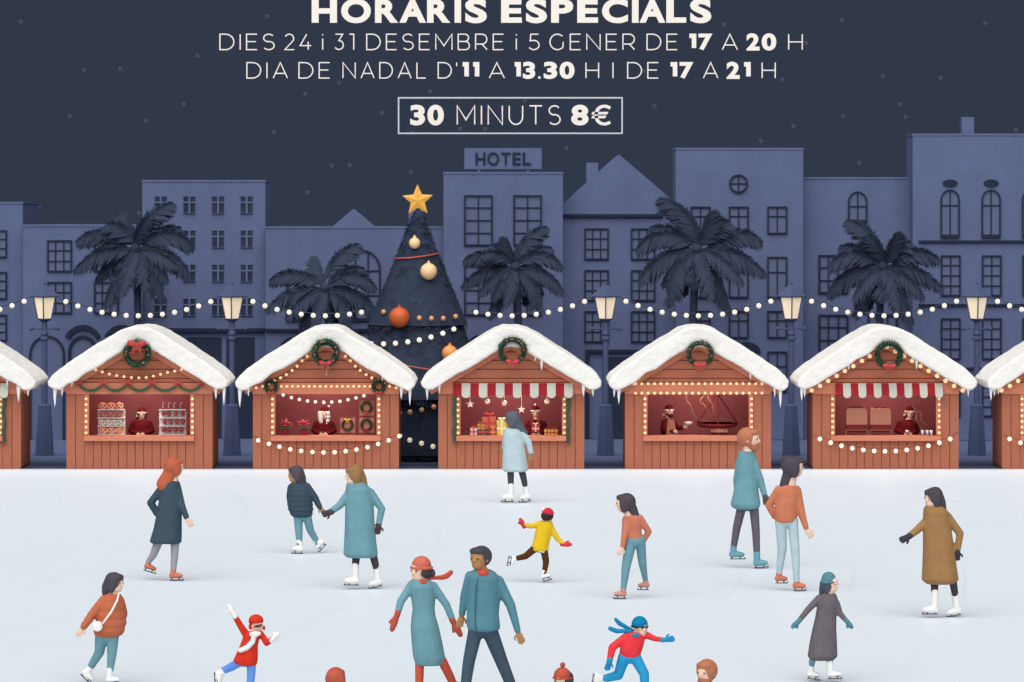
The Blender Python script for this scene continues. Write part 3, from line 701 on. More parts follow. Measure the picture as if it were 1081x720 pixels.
    # wind-carved unevenness
    tx_ = bpy.data.textures.get('snow_clouds') or bpy.data.textures.new('snow_clouds', 'CLOUDS'); tx_.noise_scale = .22
    dm_ = sn.modifiers.new('uneven', 'DISPLACE'); dm_.texture = tx_; dm_.strength = .035; dm_.mid_level = .5; dm_.texture_coords = 'GLOBAL'
    for du, v0, v1, r in ice:
        a_ = S(uc+du, v0-3); l = (v1-v0+3)/50
        path = [a_+Vector((rg.uniform(-.004, .004), -.20, -l*t)) for t in (0, .25, .55, .8, 1)]
        MB().tube(path, [r/50*f for f in (1.15, 1, .7, .42, .08)], 8).build('icicle', M['ice'], sn, smooth=True)
    return o
ICE = {
 0: [(76, 409, 424, 2), (86, 409, 418, 1.6), (64, 400, 408, 1.3)],
 1: [(-88, 410, 429, 2), (-80.5, 410, 418, 1.3), (81.5, 410, 421, 1.8), (90, 409, 427.5, 1.7), (-70, 403, 408, 1.2)],
 2: [(-90, 410, 429.5, 2.2), (-81, 410, 418, 1.3), (80, 410, 421, 1.8), (89, 409, 427.5, 1.8), (60, 397, 402, 1.2)],
 3: [(-88.5, 409, 422, 1.8), (-75.5, 405, 415, 1.6), (25.5, 374, 381, 1.6), (32, 378, 390.5, 2), (76, 406, 418.5, 2), (86, 410, 418, 1.6)],
 4: [(-89, 410, 419, 1.5), (-84, 410, 426, 2), (-69, 401, 407, 1.5), (54.5, 390, 400.5, 1.6), (80, 409, 419, 1.4), (86, 410, 430, 2)],
 5: [(-89.5, 410, 422.5, 1.8), (-86.5, 410, 419, 1.6), (-40, 384, 390, 1.6), (31.5, 376, 390, 1.9), (86, 409, 418, 1.6)],
 6: [(-90, 410, 422.5, 1.8), (-86.5, 410, 418, 1.4), (-82, 409, 416, 1.4)],
}
UC = [-55, 147.2, 344, 539.7, 737, 935, 1134.8]
stall(UC[0], 'wooden market stall cut off by the photo edge before the first lamp', ICE[0], 20)
stall(UC[1], 'wooden market stall with racks of pretzels and red apples under a snowy roof', ICE[1], 21)
stall(UC[2], 'wooden market stall with poinsettias and framed wreaths under a snowy roof', ICE[2], 22)
stall(UC[3], 'wooden market stall selling wrapped gifts under an awning and snowy roof', ICE[3], 23)
stall(UC[4], 'wooden market stall with a hanging iron pan over flames under a snowy roof', ICE[4], 24)
stall(UC[5], 'wooden market stall with two tan urns for hot drinks under an awning', ICE[5], 25)
stall(UC[6], 'wooden market stall cut off by the photo edge beyond the last lamp', ICE[6], 26)
# awnings ---------------------------------------------------------
def awning(u0, u1, st, label, first=0):
    o = thing('striped_awning', S((u0+u1)/2, 404, -.1), label, 'awning', 'red and white striped awnings')
    n = round((u1-u0)/st); st = (u1-u0)/n
    for i in range(n):
        a_, b_ = u0+i*st, u0+(i+1)*st; w_ = (i+first) % 2
        mb = MB(); rows = [(404.6, -.035), (408, -.09), (413, -.15), (416.3, -.17)]
        if w_: rows += [(417.6, -.172, .94), (418.6, -.173, .8), (419.4, -.174, .5), (419.7, -.174, .2)]
        else: rows += [(416.9, -.171)]
        f, bk = [], []
        for r_ in rows:
            k_ = r_[2] if len(r_) > 2 else 1; c = (a_+b_)/2; h = (b_-a_)/2*k_
            f.append((S(c-h, r_[0], r_[1]), S(c+h, r_[0], r_[1]))); bk.append((S(c-h, r_[0], r_[1]+.012), S(c+h, r_[0], r_[1]+.012)))
        m_ = len(rows); vs = [p for x in f for p in x]+[p for x in bk for p in x]; fs = []
        for j in range(m_-1):
            x = 2*j; fs += [(x, x+2, x+3, x+1), (2*m_+x, 2*m_+x+1, 2*m_+x+3, 2*m_+x+2), (x, 2*m_+x, 2*m_+x+2, x+2), (x+1, x+3, 2*m_+x+3, 2*m_+x+1)]
        fs += [(0, 1, 2*m_+1, 2*m_), (2*m_-2, 4*m_-2, 4*m_-1, 2*m_-1)]
        mb.add(vs, fs); mb.build('awning_strip', M['white'] if w_ else M['red'], o)
awning(478.5, 604.5, 9, 'red and white striped awning over the gift stall counter')
awning(881.5, 994.5, 8.07, 'red and white striped awning over the hot drinks stall counter')
awning(-111, 9.5, 8.6, 'striped awning end on the stall cut off before the first lamp', 0)
# jamb bulbs, rows, swags -----------------------------------------
def jamb(u, label, v0=421, v1=457, n=7, sq=1.5): string(label, [S(u, v0+(v1-v0)*i/(n-1), -.045) for i in range(n)], sq/50, M['warm'], None, 'bulbs on the window jambs')
JL = {1: 'pretzel stall', 2: 'wreath stall', 3: 'gift stall', 4: 'hanging-pan stall', 5: 'hot drinks stall'}
for i, nm in JL.items():
    d = 56.2
    jamb(UC[i]-d, f'column of warm bulbs on the left window jamb of the {nm}'); jamb(UC[i]+d, f'column of warm bulbs on the right window jamb of the {nm}')
jamb(UC[0]+56.2, 'column of warm bulbs on the jamb of the stall cut before the first lamp'); jamb(UC[6]-56.2, 'column of warm bulbs on the jamb of the stall cut after the last lamp')
def px(lst, ox, oy, s=3.6, y=-.06): return [S(ox+a_/s, oy+b_/s, y) for a_, b_ in lst]
string('small sagging string of bulbs across the gable of the pretzel stall', px([(365,324),(390,333),(417,341),(445,347),(473,351),(501,354),(529,355),(557,354),(584,349),(611,342),(638,335),(665,330),(691,323)], 0, 300), 1.6/50, M['warm'], M['cabler'], None, .006)
gl = [(340,273),(321,290),(302,311),(283,327),(261,343),(239,355),(216,367),(194,377),(172,387),(147,393)]
string('string of bulbs along the left gable slope of the wreath stall', px(gl, 230, 300, y=-.08), 1.6/50, M['warm'], M['cabler'], None, .006)
string('string of bulbs along the right gable slope of the wreath stall', px([(828-a_-3, b_) for a_, b_ in gl], 230, 300, y=-.08), 1.6/50, M['warm'], M['cabler'], None, .006)
string('straight row of warm bulbs on the header beam of the wreath stall', px([(242+21.1*i, 388) for i in range(17)], 230, 300, y=-.055), 1.5/50, M['warm'])
string('sagging string of bulbs inside the opening of the wreath stall', px([(250,420),(281,430),(311,437),(342,443),(372,446),(404,448),(434,447),(465,444),(496,438),(526,431),(556,423)], 230, 300, y=-.13), 1.75/50, M['bulb'], M['cabler'], None, .006)
lowp = [(155,592),(196,605),(236,616),(277,626),(318,632),(361,636),(403,638),(445,637),(487,633),(528,627),(570,618),(610,606),(650,592)]
string('sagging string of bulbs below the counter of the wreath stall', px(lowp+[(690,576)], 230, 300, y=-.15), 2.3/50, M['bulb'], M['cabler'], None, .007, (S(268, 460, -.03),))
for r_, v in (('upper', 405), ('lower', 415)):
    string(f'{r_} straight row of warm bulbs on the header beam of the hanging-pan stall', [S(670.8+6.67*i, v, -.055) for i in range(21)], 1.6/50, M['warm'])
v5 = [(348,254),(315,272),(285,290),(252,310),(220,328),(189,347),(157,366),(126,385),(94,402)]; v5r = [(412,254),(444,272),(475,290),(507,310),(538,328),(570,347),(602,366),(634,385),(667,402)]
string('string of round bulbs along both gable slopes of the hot drinks stall', px(v5[::-1]+[(380,237)]+v5r, 830, 300, y=-.16), 2.4/50, M['warm'], M['cabler'], None, .006)
string('sagging string of bulbs below the counter of the hot drinks stall', [S(864.8+11.45*i, 463-14.5*0+13*(1-((i-6)/6)**2), -.15) for i in range(13)], 2.4/50, M['bulb'], M['cabler'], None, .007, (S(858, 459, -.03), S(1011.5, 456, -.03)))
string('string of bulbs on the gable of the stall cut after the last lamp', px([(a_+720, b_) for a_, b_ in v5[::-1]], 830, 300, y=-.16), 2.4/50, M['warm'], M['cabler'], None, .006)
string('string of bulbs below the counter of the stall cut after the last lamp', [S(1064.8+11.45*i, 463+13*(1-((i-6)/6)**2), -.15) for i in range(4)], 2.4/50, M['bulb'], M['cabler'], None, .007, (S(1058.5, 459, -.03),))
# wreaths ---------------------------------------------------------
def tufts(mb, p, ax, rr, n, ln, rg, wd=.3):
    for i in range(n):
        an = rg.uniform(0, 2*PI); u_ = ax.orthogonal().normalized(); v_ = ax.cross(u_).normalized()
        d = (u_*math.cos(an)+v_*math.sin(an)+ax*rg.uniform(-.6, .6)).normalized(); s = d.cross(ax).normalized()*ln*wd
        b = p+d*rr*.7
        mb.add([b-s, b+s, b+d*ln+ax*ln*rg.uniform(-.3, .3)], [(0, 1, 2)])
def bow_mesh(mb, c, r):
    for s in (-1, 1):
        mb.ell(c+Vector((s*r*.55, 0, r*.12)), Vector((r*.55, 0, s*r*.18)), Vector((0, r*.25, 0)), Vector((-s*r*.1, 0, r*.34)), 10, 6)
        mb.prism([(c.x+s*r*.05, c.z-.05*r), (c.x+s*r*.25, c.z-.05*r), (c.x+s*r*.6, c.z-1.0*r), (c.x+s*r*.3, c.z-1.05*r)][::(1 if s < 0 else -1)], c.y-r*.1, c.y+r*.08)
    mb.ell(c+Vector((0, -r*.12, 0)), r*.22, n=8, r=6)
def wreath(c, R, r, label, bow=-1, gap=0, seed=0, cane=False, berries=True, group=None, bowm=None, bs=.55):
    rg = random.Random(seed); o = thing('wreath', c, label, 'wreath', group); mb = MB(); n = 30; path = []
    for i in range(n):
        t = (-PI/2+gap)+(2*PI-2*gap)*i/(n-1 if gap else n); path.append(c+Vector((R*math.cos(t), 0, R*math.sin(t))))
    mb.tube(path, r*.7, 8, closed=not gap)
    for i, p in enumerate(path):
        tufts(mb, p, (path[(i+1) % n]-path[i-1]).normalized() if not gap or 0 < i < n-1 else Vector((1, 0, 0)), r, 26, r*1.05, rg, .24)
    mb.build('foliage', M['green'], o)
    if bow:
        b = MB(); bow_mesh(b, c+Vector((0, -r*1.35, bow*R)), R*bs); b.build('bow', bowm or M['bow'], o, smooth=True)
    if berries:
        b = MB()
        for i in range(9):
            t = rg.uniform(-1.1, 4.2); b.ell(c+Vector((R*math.cos(t), -r*1.05, R*math.sin(t)+0)), r*.26, n=7, r=5)
        b.build('berries', plain('dull_orange_berry', (190, 110, 84), rough=.5), o)
    return o
yw = -.42
wreath(S(147.2, 372.5, yw), 11.6/50, 3.9/50, 'green wreath with large red bow on top above the pretzel stall', .82, 0, 1, bs=.8)
wreath(S(345, 371.3, yw), 11.6/50, 3.9/50, 'green wreath with red bow and candy cane above the wreath stall', -1, 0, 2)
wreath(S(541, 369.5, yw), 12.2/50, 3.4/50, 'open green wreath with red bow above the gift stall', -.98, .42, 3)
wreath(S(738, 373, yw), 12/50, 3/50, 'thin open green wreath with small red bow above the hanging-pan stall', -.98, .42, 4)
wreath(S(936.3, 374, yw), 12.2/50, 3.5/50, 'open green wreath with red bow and bulbs above the hot drinks stall', -.98, .42, 5, berries=False)
wreath(S(286.7, 407.8, -.1), 5.6/50, 2.1/50, 'small wreath on the left end of the wreath stall header beam', -1.1, 0, 6, berries=False)
wreath(S(400, 407.8, -.1), 5.6/50, 2.1/50, 'small wreath on the right end of the wreath stall header beam', -1.1, 0, 7, berries=False)
def cane(c, h, label, group=None):
    mb = [MB(), MB()]
    path = [c+Vector((0, 0, h*.72*i/8)) for i in range(9)]+[c+Vector((h*.16-h*.16*math.cos(t), 0, h*.72+h*.2*math.sin(t))) for t in [PI*j/7 for j in range(1, 8)]]
    b = MB()
    for i in range(len(path)-1): b.k = i % 2; b.tube([path[i], path[i+1]], h*.075, 8)
    return tag(b.build('candy_cane', [M['bow'], M['white']], org=c, smooth=True), label, 'candy cane', group)
cane(S(345.5, 396.5, -.33), 12/50, 'small red and white candy cane hanging under the wreath stall gable wreath')
# swag garland on the pretzel stall
gb = [83, 109.5, 135, 161, 188, 214]; rg = random.Random(3)
o = thing('swag_garland', S(147, 404, -.09), 'green swag garland with red bows along the header of the pretzel stall', 'garland')
for a_, b_ in zip(gb, gb[1:]):
    mb = MB(); path = [S(a_+(b_-a_)*i/10, 405.5+6.6*(1-(2*i/10-1)**2), -.09) for i in range(11)]
    mb.tube(path, 1.4/50, 8)
    for i in range(1, 11): tufts(mb, path[i], (path[i]-path[i-1]).normalized(), 1.6/50, 9, 1.3/50, rg)
    mb.build('swag', M['green'], o)
for u in gb:
    mb = MB(); bow_mesh(mb, S(u, 404, -.14), 4.2/50); mb.build('bow', M['bow'], o, smooth=True)
def drape(u, label):
    mb = MB(); path = [S(u+.7*math.sin(i*.9), 419+48.5*i/16, -.07) for i in range(17)]; mb.tube(path, 1.8/50, 8)
    for i in range(1, 17): tufts(mb, path[i], Vector((0, 0, 1)), 1.9/50, 12, 1.4/50, rg)
    tag(mb.build('hanging_garland', M['green'], org=path[0]), label, 'garland')
drape(479.7, 'green garland hanging beside the left jamb of the gift stall'); drape(599.7, 'green garland hanging beside the right jamb of the gift stall'); drape(4.5, 'green garland hanging on the stall cut before the first lamp')
# ---------------------------------------------------------------- goods on the counters
GY = .34
def rack(u0, u1, vt, label):
    o = thing('display_rack', S((u0+u1)/2, 459.9, GY), label, 'display rack'); m_ = plain('white_rack_board', (214, 206, 202), rough=.6)
    mb = MB(); sbox(mb, u0, vt, u1, 460, GY+.05, GY+.07); mb.build('back_panel', m_, o)
    for v in (vt+.6, vt+9.3, vt+18, 459.8):
        mb = MB(); sbox(mb, u0, v-.6, u1, v, GY-.09, GY+.049); mb.build('shelf', m_, o)
    return o
rack(101.3, 130.2, 433, 'white three-tier rack filled with pretzels on the pretzel stall counter')
rack(166.2, 195, 433, 'white three-tier rack of red apples on the pretzel stall counter')
def pretzel_mesh(m_, r):
    q = []
    for i in range(40):
        t = 2*PI*i/40+PI/2
        q.append(Vector((r*(1.0*math.cos(t)+.35*math.sin(2*t)*0), .012*math.sin(2*t), r*.8*math.sin(t)-(.75*r*math.exp(-((i-20)/4.5)**2)*0))))
    b = MB(); b.tube(q, r*.25, 7, closed=True)
    b.tube(bez((-r*.75, -.012, -r*.55), (r*.2, -.02, r*.1), (r*.3, -.012, r*.72), 10), r*.2, 7); b.tube(bez((r*.75, -.012, -r*.55), (-r*.2, -.024, r*.1), (-r*.3, -.016, r*.72), 10), r*.2, 7)
    return b
def goods(kind, cat, positions, label, group, builder, m_):
    src = None
    for p in positions:
        if src is None: src = tag(builder().build(kind, m_, org=(0, 0, 0), smooth=True), label, cat, group); src.location = p
        else: c = src.copy(); C.objects.link(c); c.location = p
pr = 3.7/50
row = lambda us, v, y=GY-.03: [S(u, v, y) for u in us]
goods('pretzel', 'pretzel', row((106.5, 115.3, 124), 429.3), 'glazed pretzel standing on top of the pretzel rack', 'pretzels on top of the rack', lambda: pretzel_mesh(0, pr), plain('glazed_crust', (222, 140, 112), rough=.5))
goods('pretzel', 'pretzel', row((107, 115.8, 124.3), 438.4), 'dark brown pretzel on the upper shelf of the rack', 'dark pretzels on the upper shelf', lambda: pretzel_mesh(0, pr), plain('baked_crust', (176, 96, 84), rough=.5))
goods('pretzel', 'pretzel', row((106, 113, 119.5, 126), 447), 'pale iced pretzel on the middle shelf of the rack', 'iced pretzels on the middle shelf', lambda: pretzel_mesh(0, pr*.9), plain('icing_crust', (206, 190, 178), rough=.5))
goods('pretzel', 'pretzel', row((107.5, 116.2, 125), 455.4), 'light golden pretzel on the bottom shelf of the rack', 'golden pretzels on the bottom shelf', lambda: pretzel_mesh(0, pr), plain('golden_crust', (226, 160, 132), rough=.5))
def apple():
    b = MB(); b.ell((0, 0, 0), 2.5/50, n=12, r=8); b.tube([(0, 0, .04), (.004, 0, .075)], .006, 5); return b
goods('toffee_apple', 'toffee apple', row((171.3, 176.8, 184.2, 191.2), 437.6)+row((172.5, 178.7, 185.3, 191.5), 446.2)+row((171.5, 177.3, 183.7, 189.7), 454.8), 'shiny dark red toffee apple on a shelf of the white rack', 'toffee apples on the rack', apple, plain('red_toffee', (150, 40, 48), rough=.25, spec=.5))
for u in (170.5, 176.3, 182.3, 188.8): cane(S(u, 432, GY-.02), 6.5/50, 'tiny candy cane standing on top of the apple rack', 'candy canes on the apple rack')
# poinsettias
def poinsettia(u, label):
    rg = random.Random(int(u)); c = S(u, 459.9, GY-.08); o = thing('poinsettia', c, label, 'plant')
    MB().lathe(c, [(2.6/50, 0), (3.3/50, 4.2/50), (3.5/50, 4.3/50), (3.5/50, 5.4/50), (2.9/50, 5.3/50)], 14).build('pot', plain('red_pot', (150, 44, 52), rough=.5), o)
    for nm, z0, n, L, m_ in (('leaves', 7.6, 18, 8.6, plain('poinsettia_leaf', (58, 104, 80), rough=.7)), ('petals', 10.6, 24, 8.6, plain('coral_petal', (222, 92, 92), rough=.6))):
        mb = MB(); cc = c+Vector((0, -.01, z0/50)); mb.tube([c+Vector((0, 0, .09)), cc], .02, 6)
        for i in range(n):
            a_ = 2*PI*i/n*1.9+rg.uniform(-.2, .2); d = Vector((math.cos(a_), math.sin(a_)*.7-.15, rg.uniform(-.1, 1.1 if nm == 'petals' else .1))).normalized(); s = d.cross(Vector((0, 0, 1))).normalized()
            l = L/50*rg.uniform(.75, 1.05); h = d*l*.5
            mb.add([cc, cc+h+s*l*.24, cc+d*l, cc+h-s*l*.24, cc+h+Vector((0, -.012, .01))], [(0, 1, 4), (1, 2, 4), (2, 3, 4), (3, 0, 4)])
        mb.build(nm, m_, o)
poinsettia(300.8, 'potted red poinsettia nearest the jamb of the wreath stall'); poinsettia(319.8, 'potted red poinsettia beside the vendor in the wreath stall')
for i, (u0, v0, lb) in enumerate(((377.7, 422.7, 'upper square panel'), (377.7, 441, 'lower square panel'), (357.7, 441, 'square panel beside the vendor'))):
    o = thing('wreath_display', S(u0+8.5, v0+17.6, GY+.05), f'{lb} backing a wreath in the wreath stall', 'wreath display')
    mb = MB(); sbox(mb, u0+.6, v0+.6, u0+16.6, v0+17, GY+.02, GY+.04); mb.build('board', plain('peach_board', (212, 140, 116), rough=.7), o)
    mb = MB(); sbox(mb, u0, v0, u0+17.2, v0+.7, GY, GY+.05); sbox(mb, u0, v0+16.9, u0+17.2, v0+17.6, GY, GY+.05); sbox(mb, u0, v0+.7, u0+.7, v0+16.9, GY, GY+.05); sbox(mb, u0+16.5, v0+.7, u0+17.2, v0+16.9, GY, GY+.05)
    mb.build('frame', plain('red_frame', (150, 74, 66), rough=.7), o)
    wreath(S(u0+8.5, v0+8.4, GY-.05), 5.3/50, 1.5/50, f'green wreath with {"red" if i < 2 else "yellow"} bow on the {lb} of the wreath stall', (-1 if i == 0 else -.8 if i == 1 else 1), 0, 30+i, berries=False, bowm=None if i < 2 else plain('yellow_ribbon', (232, 176, 60), rough=.6))
# gifts
def gift(u0, v0, u1, v1, rgb, rib, label, y=GY-.05, dp=.14, rot=0, bow=True):
    c = S((u0+u1)/2, v1, y); o = thing('gift_box', c, label, 'gift box'); m_, r_ = plain('wrapping_paper', rgb, rough=.5), plain('gift_ribbon', rib, rough=.5)
    h = (v1-v0)/50; w_ = (u1-u0)/100; rm = Matrix.Rotation(rot, 4, 'Y')
    def bx(nm, mm, bs):
        mb = MB()
        for q in bs: mb.box(*q)
        mb.v = [c+rm @ p for p in mb.v]; mb.build(nm, mm, o)
    bx('box', m_, [(-w_, w_, -dp/2, dp/2, .001, h*.8)]); bx('lid', m_, [(-w_*1.06, w_*1.06, -dp/2-.006, dp/2+.006, h*.8, h)])
    t = w_*.17; bx('ribbon', r_, [(-t, t, -dp/2-.012, dp/2+.012, .004, h+.006), (-w_-.004, w_+.004, -dp/2-.009, dp/2+.009, h*.4, h*.4+2*t)])
    if bow:
        b = MB(); bow_mesh(b, rm @ Vector((0, 0, h+w_*.35))+c, w_*.7); b.build('bow', r_, o, smooth=True)
gift(505, 454, 516, 460, (58, 92, 80), (190, 70, 62), 'flat dark green gift box on the gift stall counter', bow=False)
gift(509, 441, 523, 453.8, (214, 106, 88), (196, 70, 62), 'coral gift box with red ribbon stacked on the green box', GY)
gift(504, 448.6, 511, 453.8, (206, 160, 74), (170, 100, 50), 'small ochre gift box on the corner of the green box', GY-.09, .08)
gift(496.5, 452.5, 503.5, 460, (228, 206, 198), (208, 66, 62), 'small pale gift box with red ribbon at the end of the counter')
gift(517, 453, 524, 460, (170, 60, 54), (226, 150, 90), 'small red gift box beside the yellow one', GY-.12, .1, .0)
gift(524.5, 445, 535, 460, (226, 196, 96), (248, 240, 190), 'tall yellow gift box with cream ribbon on the gift stall counter', GY-.06)
gift(574.8, 454.2, 581, 460, (214, 172, 70), (150, 60, 44), 'square gold gift box nearest the vendor of the gift stall', GY-.1, .1)
gift(582, 454.2, 588.6, 460, (210, 166, 64), (150, 60, 44), 'square gold gift box at the far end of the gift stall counter', GY-.1, .1)
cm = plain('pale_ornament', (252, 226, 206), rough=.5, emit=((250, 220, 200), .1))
for u, v, kd, lb in ((496.3, 427, 's', 'pale star hanging nearest the jamb in the gift stall'), (550.6, 432.6, 's', 'pale star hanging lowest in the middle of the gift stall'), (514.4, 424, 'b', 'pale ball hanging beside the star in the gift stall'), (532.4, 425.7, 'b', 'pale ball hanging in the middle of the gift stall'), (577.5, 424, 'b', 'pale ball hanging above the vendor of the gift stall')):
    c = S(u, v, .12); o = thing('hanging_ornament', c, lb, 'ornament', 'ornaments hung in the gift stall')
    mb = MB()
    if kd == 's': star_mesh(mb, c, 4.4/50, .02)
    else: mb.ell(c, 2.8/50, n=14, r=10)
    mb.build('ornament_body', cm, o, smooth=kd == 'b'); MB().tube([c, S(u, 415.5, .12)], .005, 5).build('thread', cm, o)
# pan over flames
pc = S(758.7, 448.6, .55); o = thing('hanging_pan', pc, 'wide dark red pan hung on three chains in the hanging-pan stall', 'pan')
R_ = 22.3/50
MB().lathe(pc, [(R_, .01), (R_*.93, -.05), (R_*.75, -.085), (R_*.4, -.1), (.01, -.1), (.01, -.085), (R_*.72, -.07), (R_*.9, -.04), (R_*.965, .01)], 28).build('bowl', M['pan'], o, smooth=True)
for a_ in (0, PI, -PI/2): MB().tube([pc+Vector((R_*.97*math.cos(a_), R_*.97*math.sin(a_)*.8, 0)), S(758.7, 416.3, .55)], .016, 6).build('chain', M['pan'], o)
fc = S(760.7, 459.5, .45); o = thing('wood_fire', fc, 'pale orange flames burning under the hanging pan', 'fire'); rg = random.Random(5)
fl = plain('pale_flame', (226, 160, 128), rough=.8, emit=((232, 160, 122), .5))
mb = MB()
for i in range(9):
    x = (i-4)*1.8/50; h = (8.5-abs(i-4)*.8+rg.uniform(-1, .6))/50
    mb.tube([fc+Vector((x, 0, 0)), fc+Vector((x*1.06+.01, 0, h*.35)), fc+Vector((x*1.1-.008, 0, h*.7)), fc+Vector((x*1.15+.006, 0, h))], [.014, .015, .008, .002], 7)
mb.build('flames', fl, o, smooth=True)
mb = MB()
for s in (-1, 1): mb.tube([fc+Vector((-.17, s*.03, .018)), fc+Vector((.17, -s*.03, .018))], .018, 8)
mb.build('logs', M['pan'], o, smooth=True)
def steam(label, paths, y):
    mb = MB()
    for pts, w_ in paths:
        P_ = [S(a_, b_, y) for a_, b_ in pts]; q = []
        for i in range(len(P_)-1):
            a0, a1, a2, a3 = P_[max(i-1, 0)], P_[i], P_[i+1], P_[min(i+2, len(P_)-1)]
            for j in range(6):
                t = j/6; q.append(.5*((2*a1)+(a2-a0)*t+(2*a0-5*a1+4*a2-a3)*t*t+(3*a1-a0-3*a2+a3)*t**3))
        n = len(q); mb.tube(q, [w_/50*(.35+.75*math.sin(PI*min(.97, max(.03, i/n)))) for i in range(n)], 7)
    o = tag(mb.build('steam', M['steam'], org=S(*paths[0][0][0], y), smooth=True), label, 'steam'); o['kind'] = 'stuff'
cv = lambda l: [(670+a_/7.72, 400+b_/7.72) for a_, b_ in l]
steam('tan steam rising from the hanging pan', [(cv([(620,362),(540,345),(490,300),(465,230),(425,170),(445,140)]), .9), (cv([(690,345),(630,310),(600,260),(575,220),(545,190),(580,140)]), .9), (cv([(790,360),(700,325),(660,290),(650,220),(610,160),(620,130)]), 1.5)], .52)
cv = lambda l: [(870+a_/7.72, 400+b_/7.72) for a_, b_ in l]
steam('thin tan steam rising from the drinking glasses', [(cv([(820,405),(760,350),(760,290),(735,220),(765,140)]), .7), (cv([(880,405),(800,340),(795,280),(755,240),(810,150)]), .7)], .2)
# drink urns
for u0, lb in ((894.6, 'tan drinks urn nearest the jamb in the hot drinks stall'), (919.9, 'tan drinks urn beside the vendor in the hot drinks stall')):
    c = S(u0+11, 460, GY); o = thing('drinks_urn', c, lb, 'drinks urn', 'urns in the hot drinks stall'); X = 11/50
    tm = plain('tan_enamel', (176, 116, 92), rough=.4, var=.04, spec=.4); dm = plain('dark_red_enamel', (112, 18, 22), rough=.45)
    q = [(-X, 11/50), (X, 11/50)]+[(X-.07+.07*math.cos(t), 28.5/50-.07+.07*math.sin(t)) for t in [PI/2*i/5 for i in range(6)]]+[(-X+.07-.07*math.sin(t), 28.5/50-.07+.07*math.cos(t)) for t in [PI/2*i/5 for i in range(6)]]
    MB().prism([(c.x+a_, c.z+b_) for a_, b_ in q], c.y-.1, c.y+.1).build('tank', tm, o)
    mb = MB(); mb.box(c.x-X-.004, c.x+X+.004, c.y-.104, c.y+.104, c.z+6/50, c.z+10.9/50); mb.build('burner_band', dm, o)
    mb = MB(); mb.box(c.x-X*.62, c.x+X*.62, c.y-.07, c.y+.07, c.z+28.6/50, c.z+29.9/50); mb.build('lid', dm, o)
    mb = MB(); mb.box(c.x-X-.01, c.x+X+.01, c.y-.11, c.y+.11, c.z+5.1/50, c.z+5.7/50); mb.build('tray', tm, o)
    mb = MB(); mb.box(c.x-X*.9, c.x+X*.9, c.y-.06, c.y+.06, c.z+3/50, c.z+4.5/50); mb.build('drip_tray', dm, o)
    for s in (-1, 1):
        for yy in (-1, 1): MB().tube([c+Vector((s*(X+.003), yy*.09, 0)), c+Vector((s*(X+.003), yy*.09, 5.2/50))], .009, 6).build('leg', tm, o)
def glass():
    return MB().lathe((0, 0, 0), [(1.3/50, 0), (1.75/50, 5.6/50), (1.5/50, 5.6/50), (1.15/50, .3/50)], 12)
goods('drinking_glass', 'glass', [S(u, 460, .1) for u in (974.4, 979.3, 983.7)], 'small frosted drinking glass in the row on the hot drinks counter', 'glasses on the hot drinks counter', glass, plain('frosted_glass', (206, 202, 206), rough=.3, spec=.5))
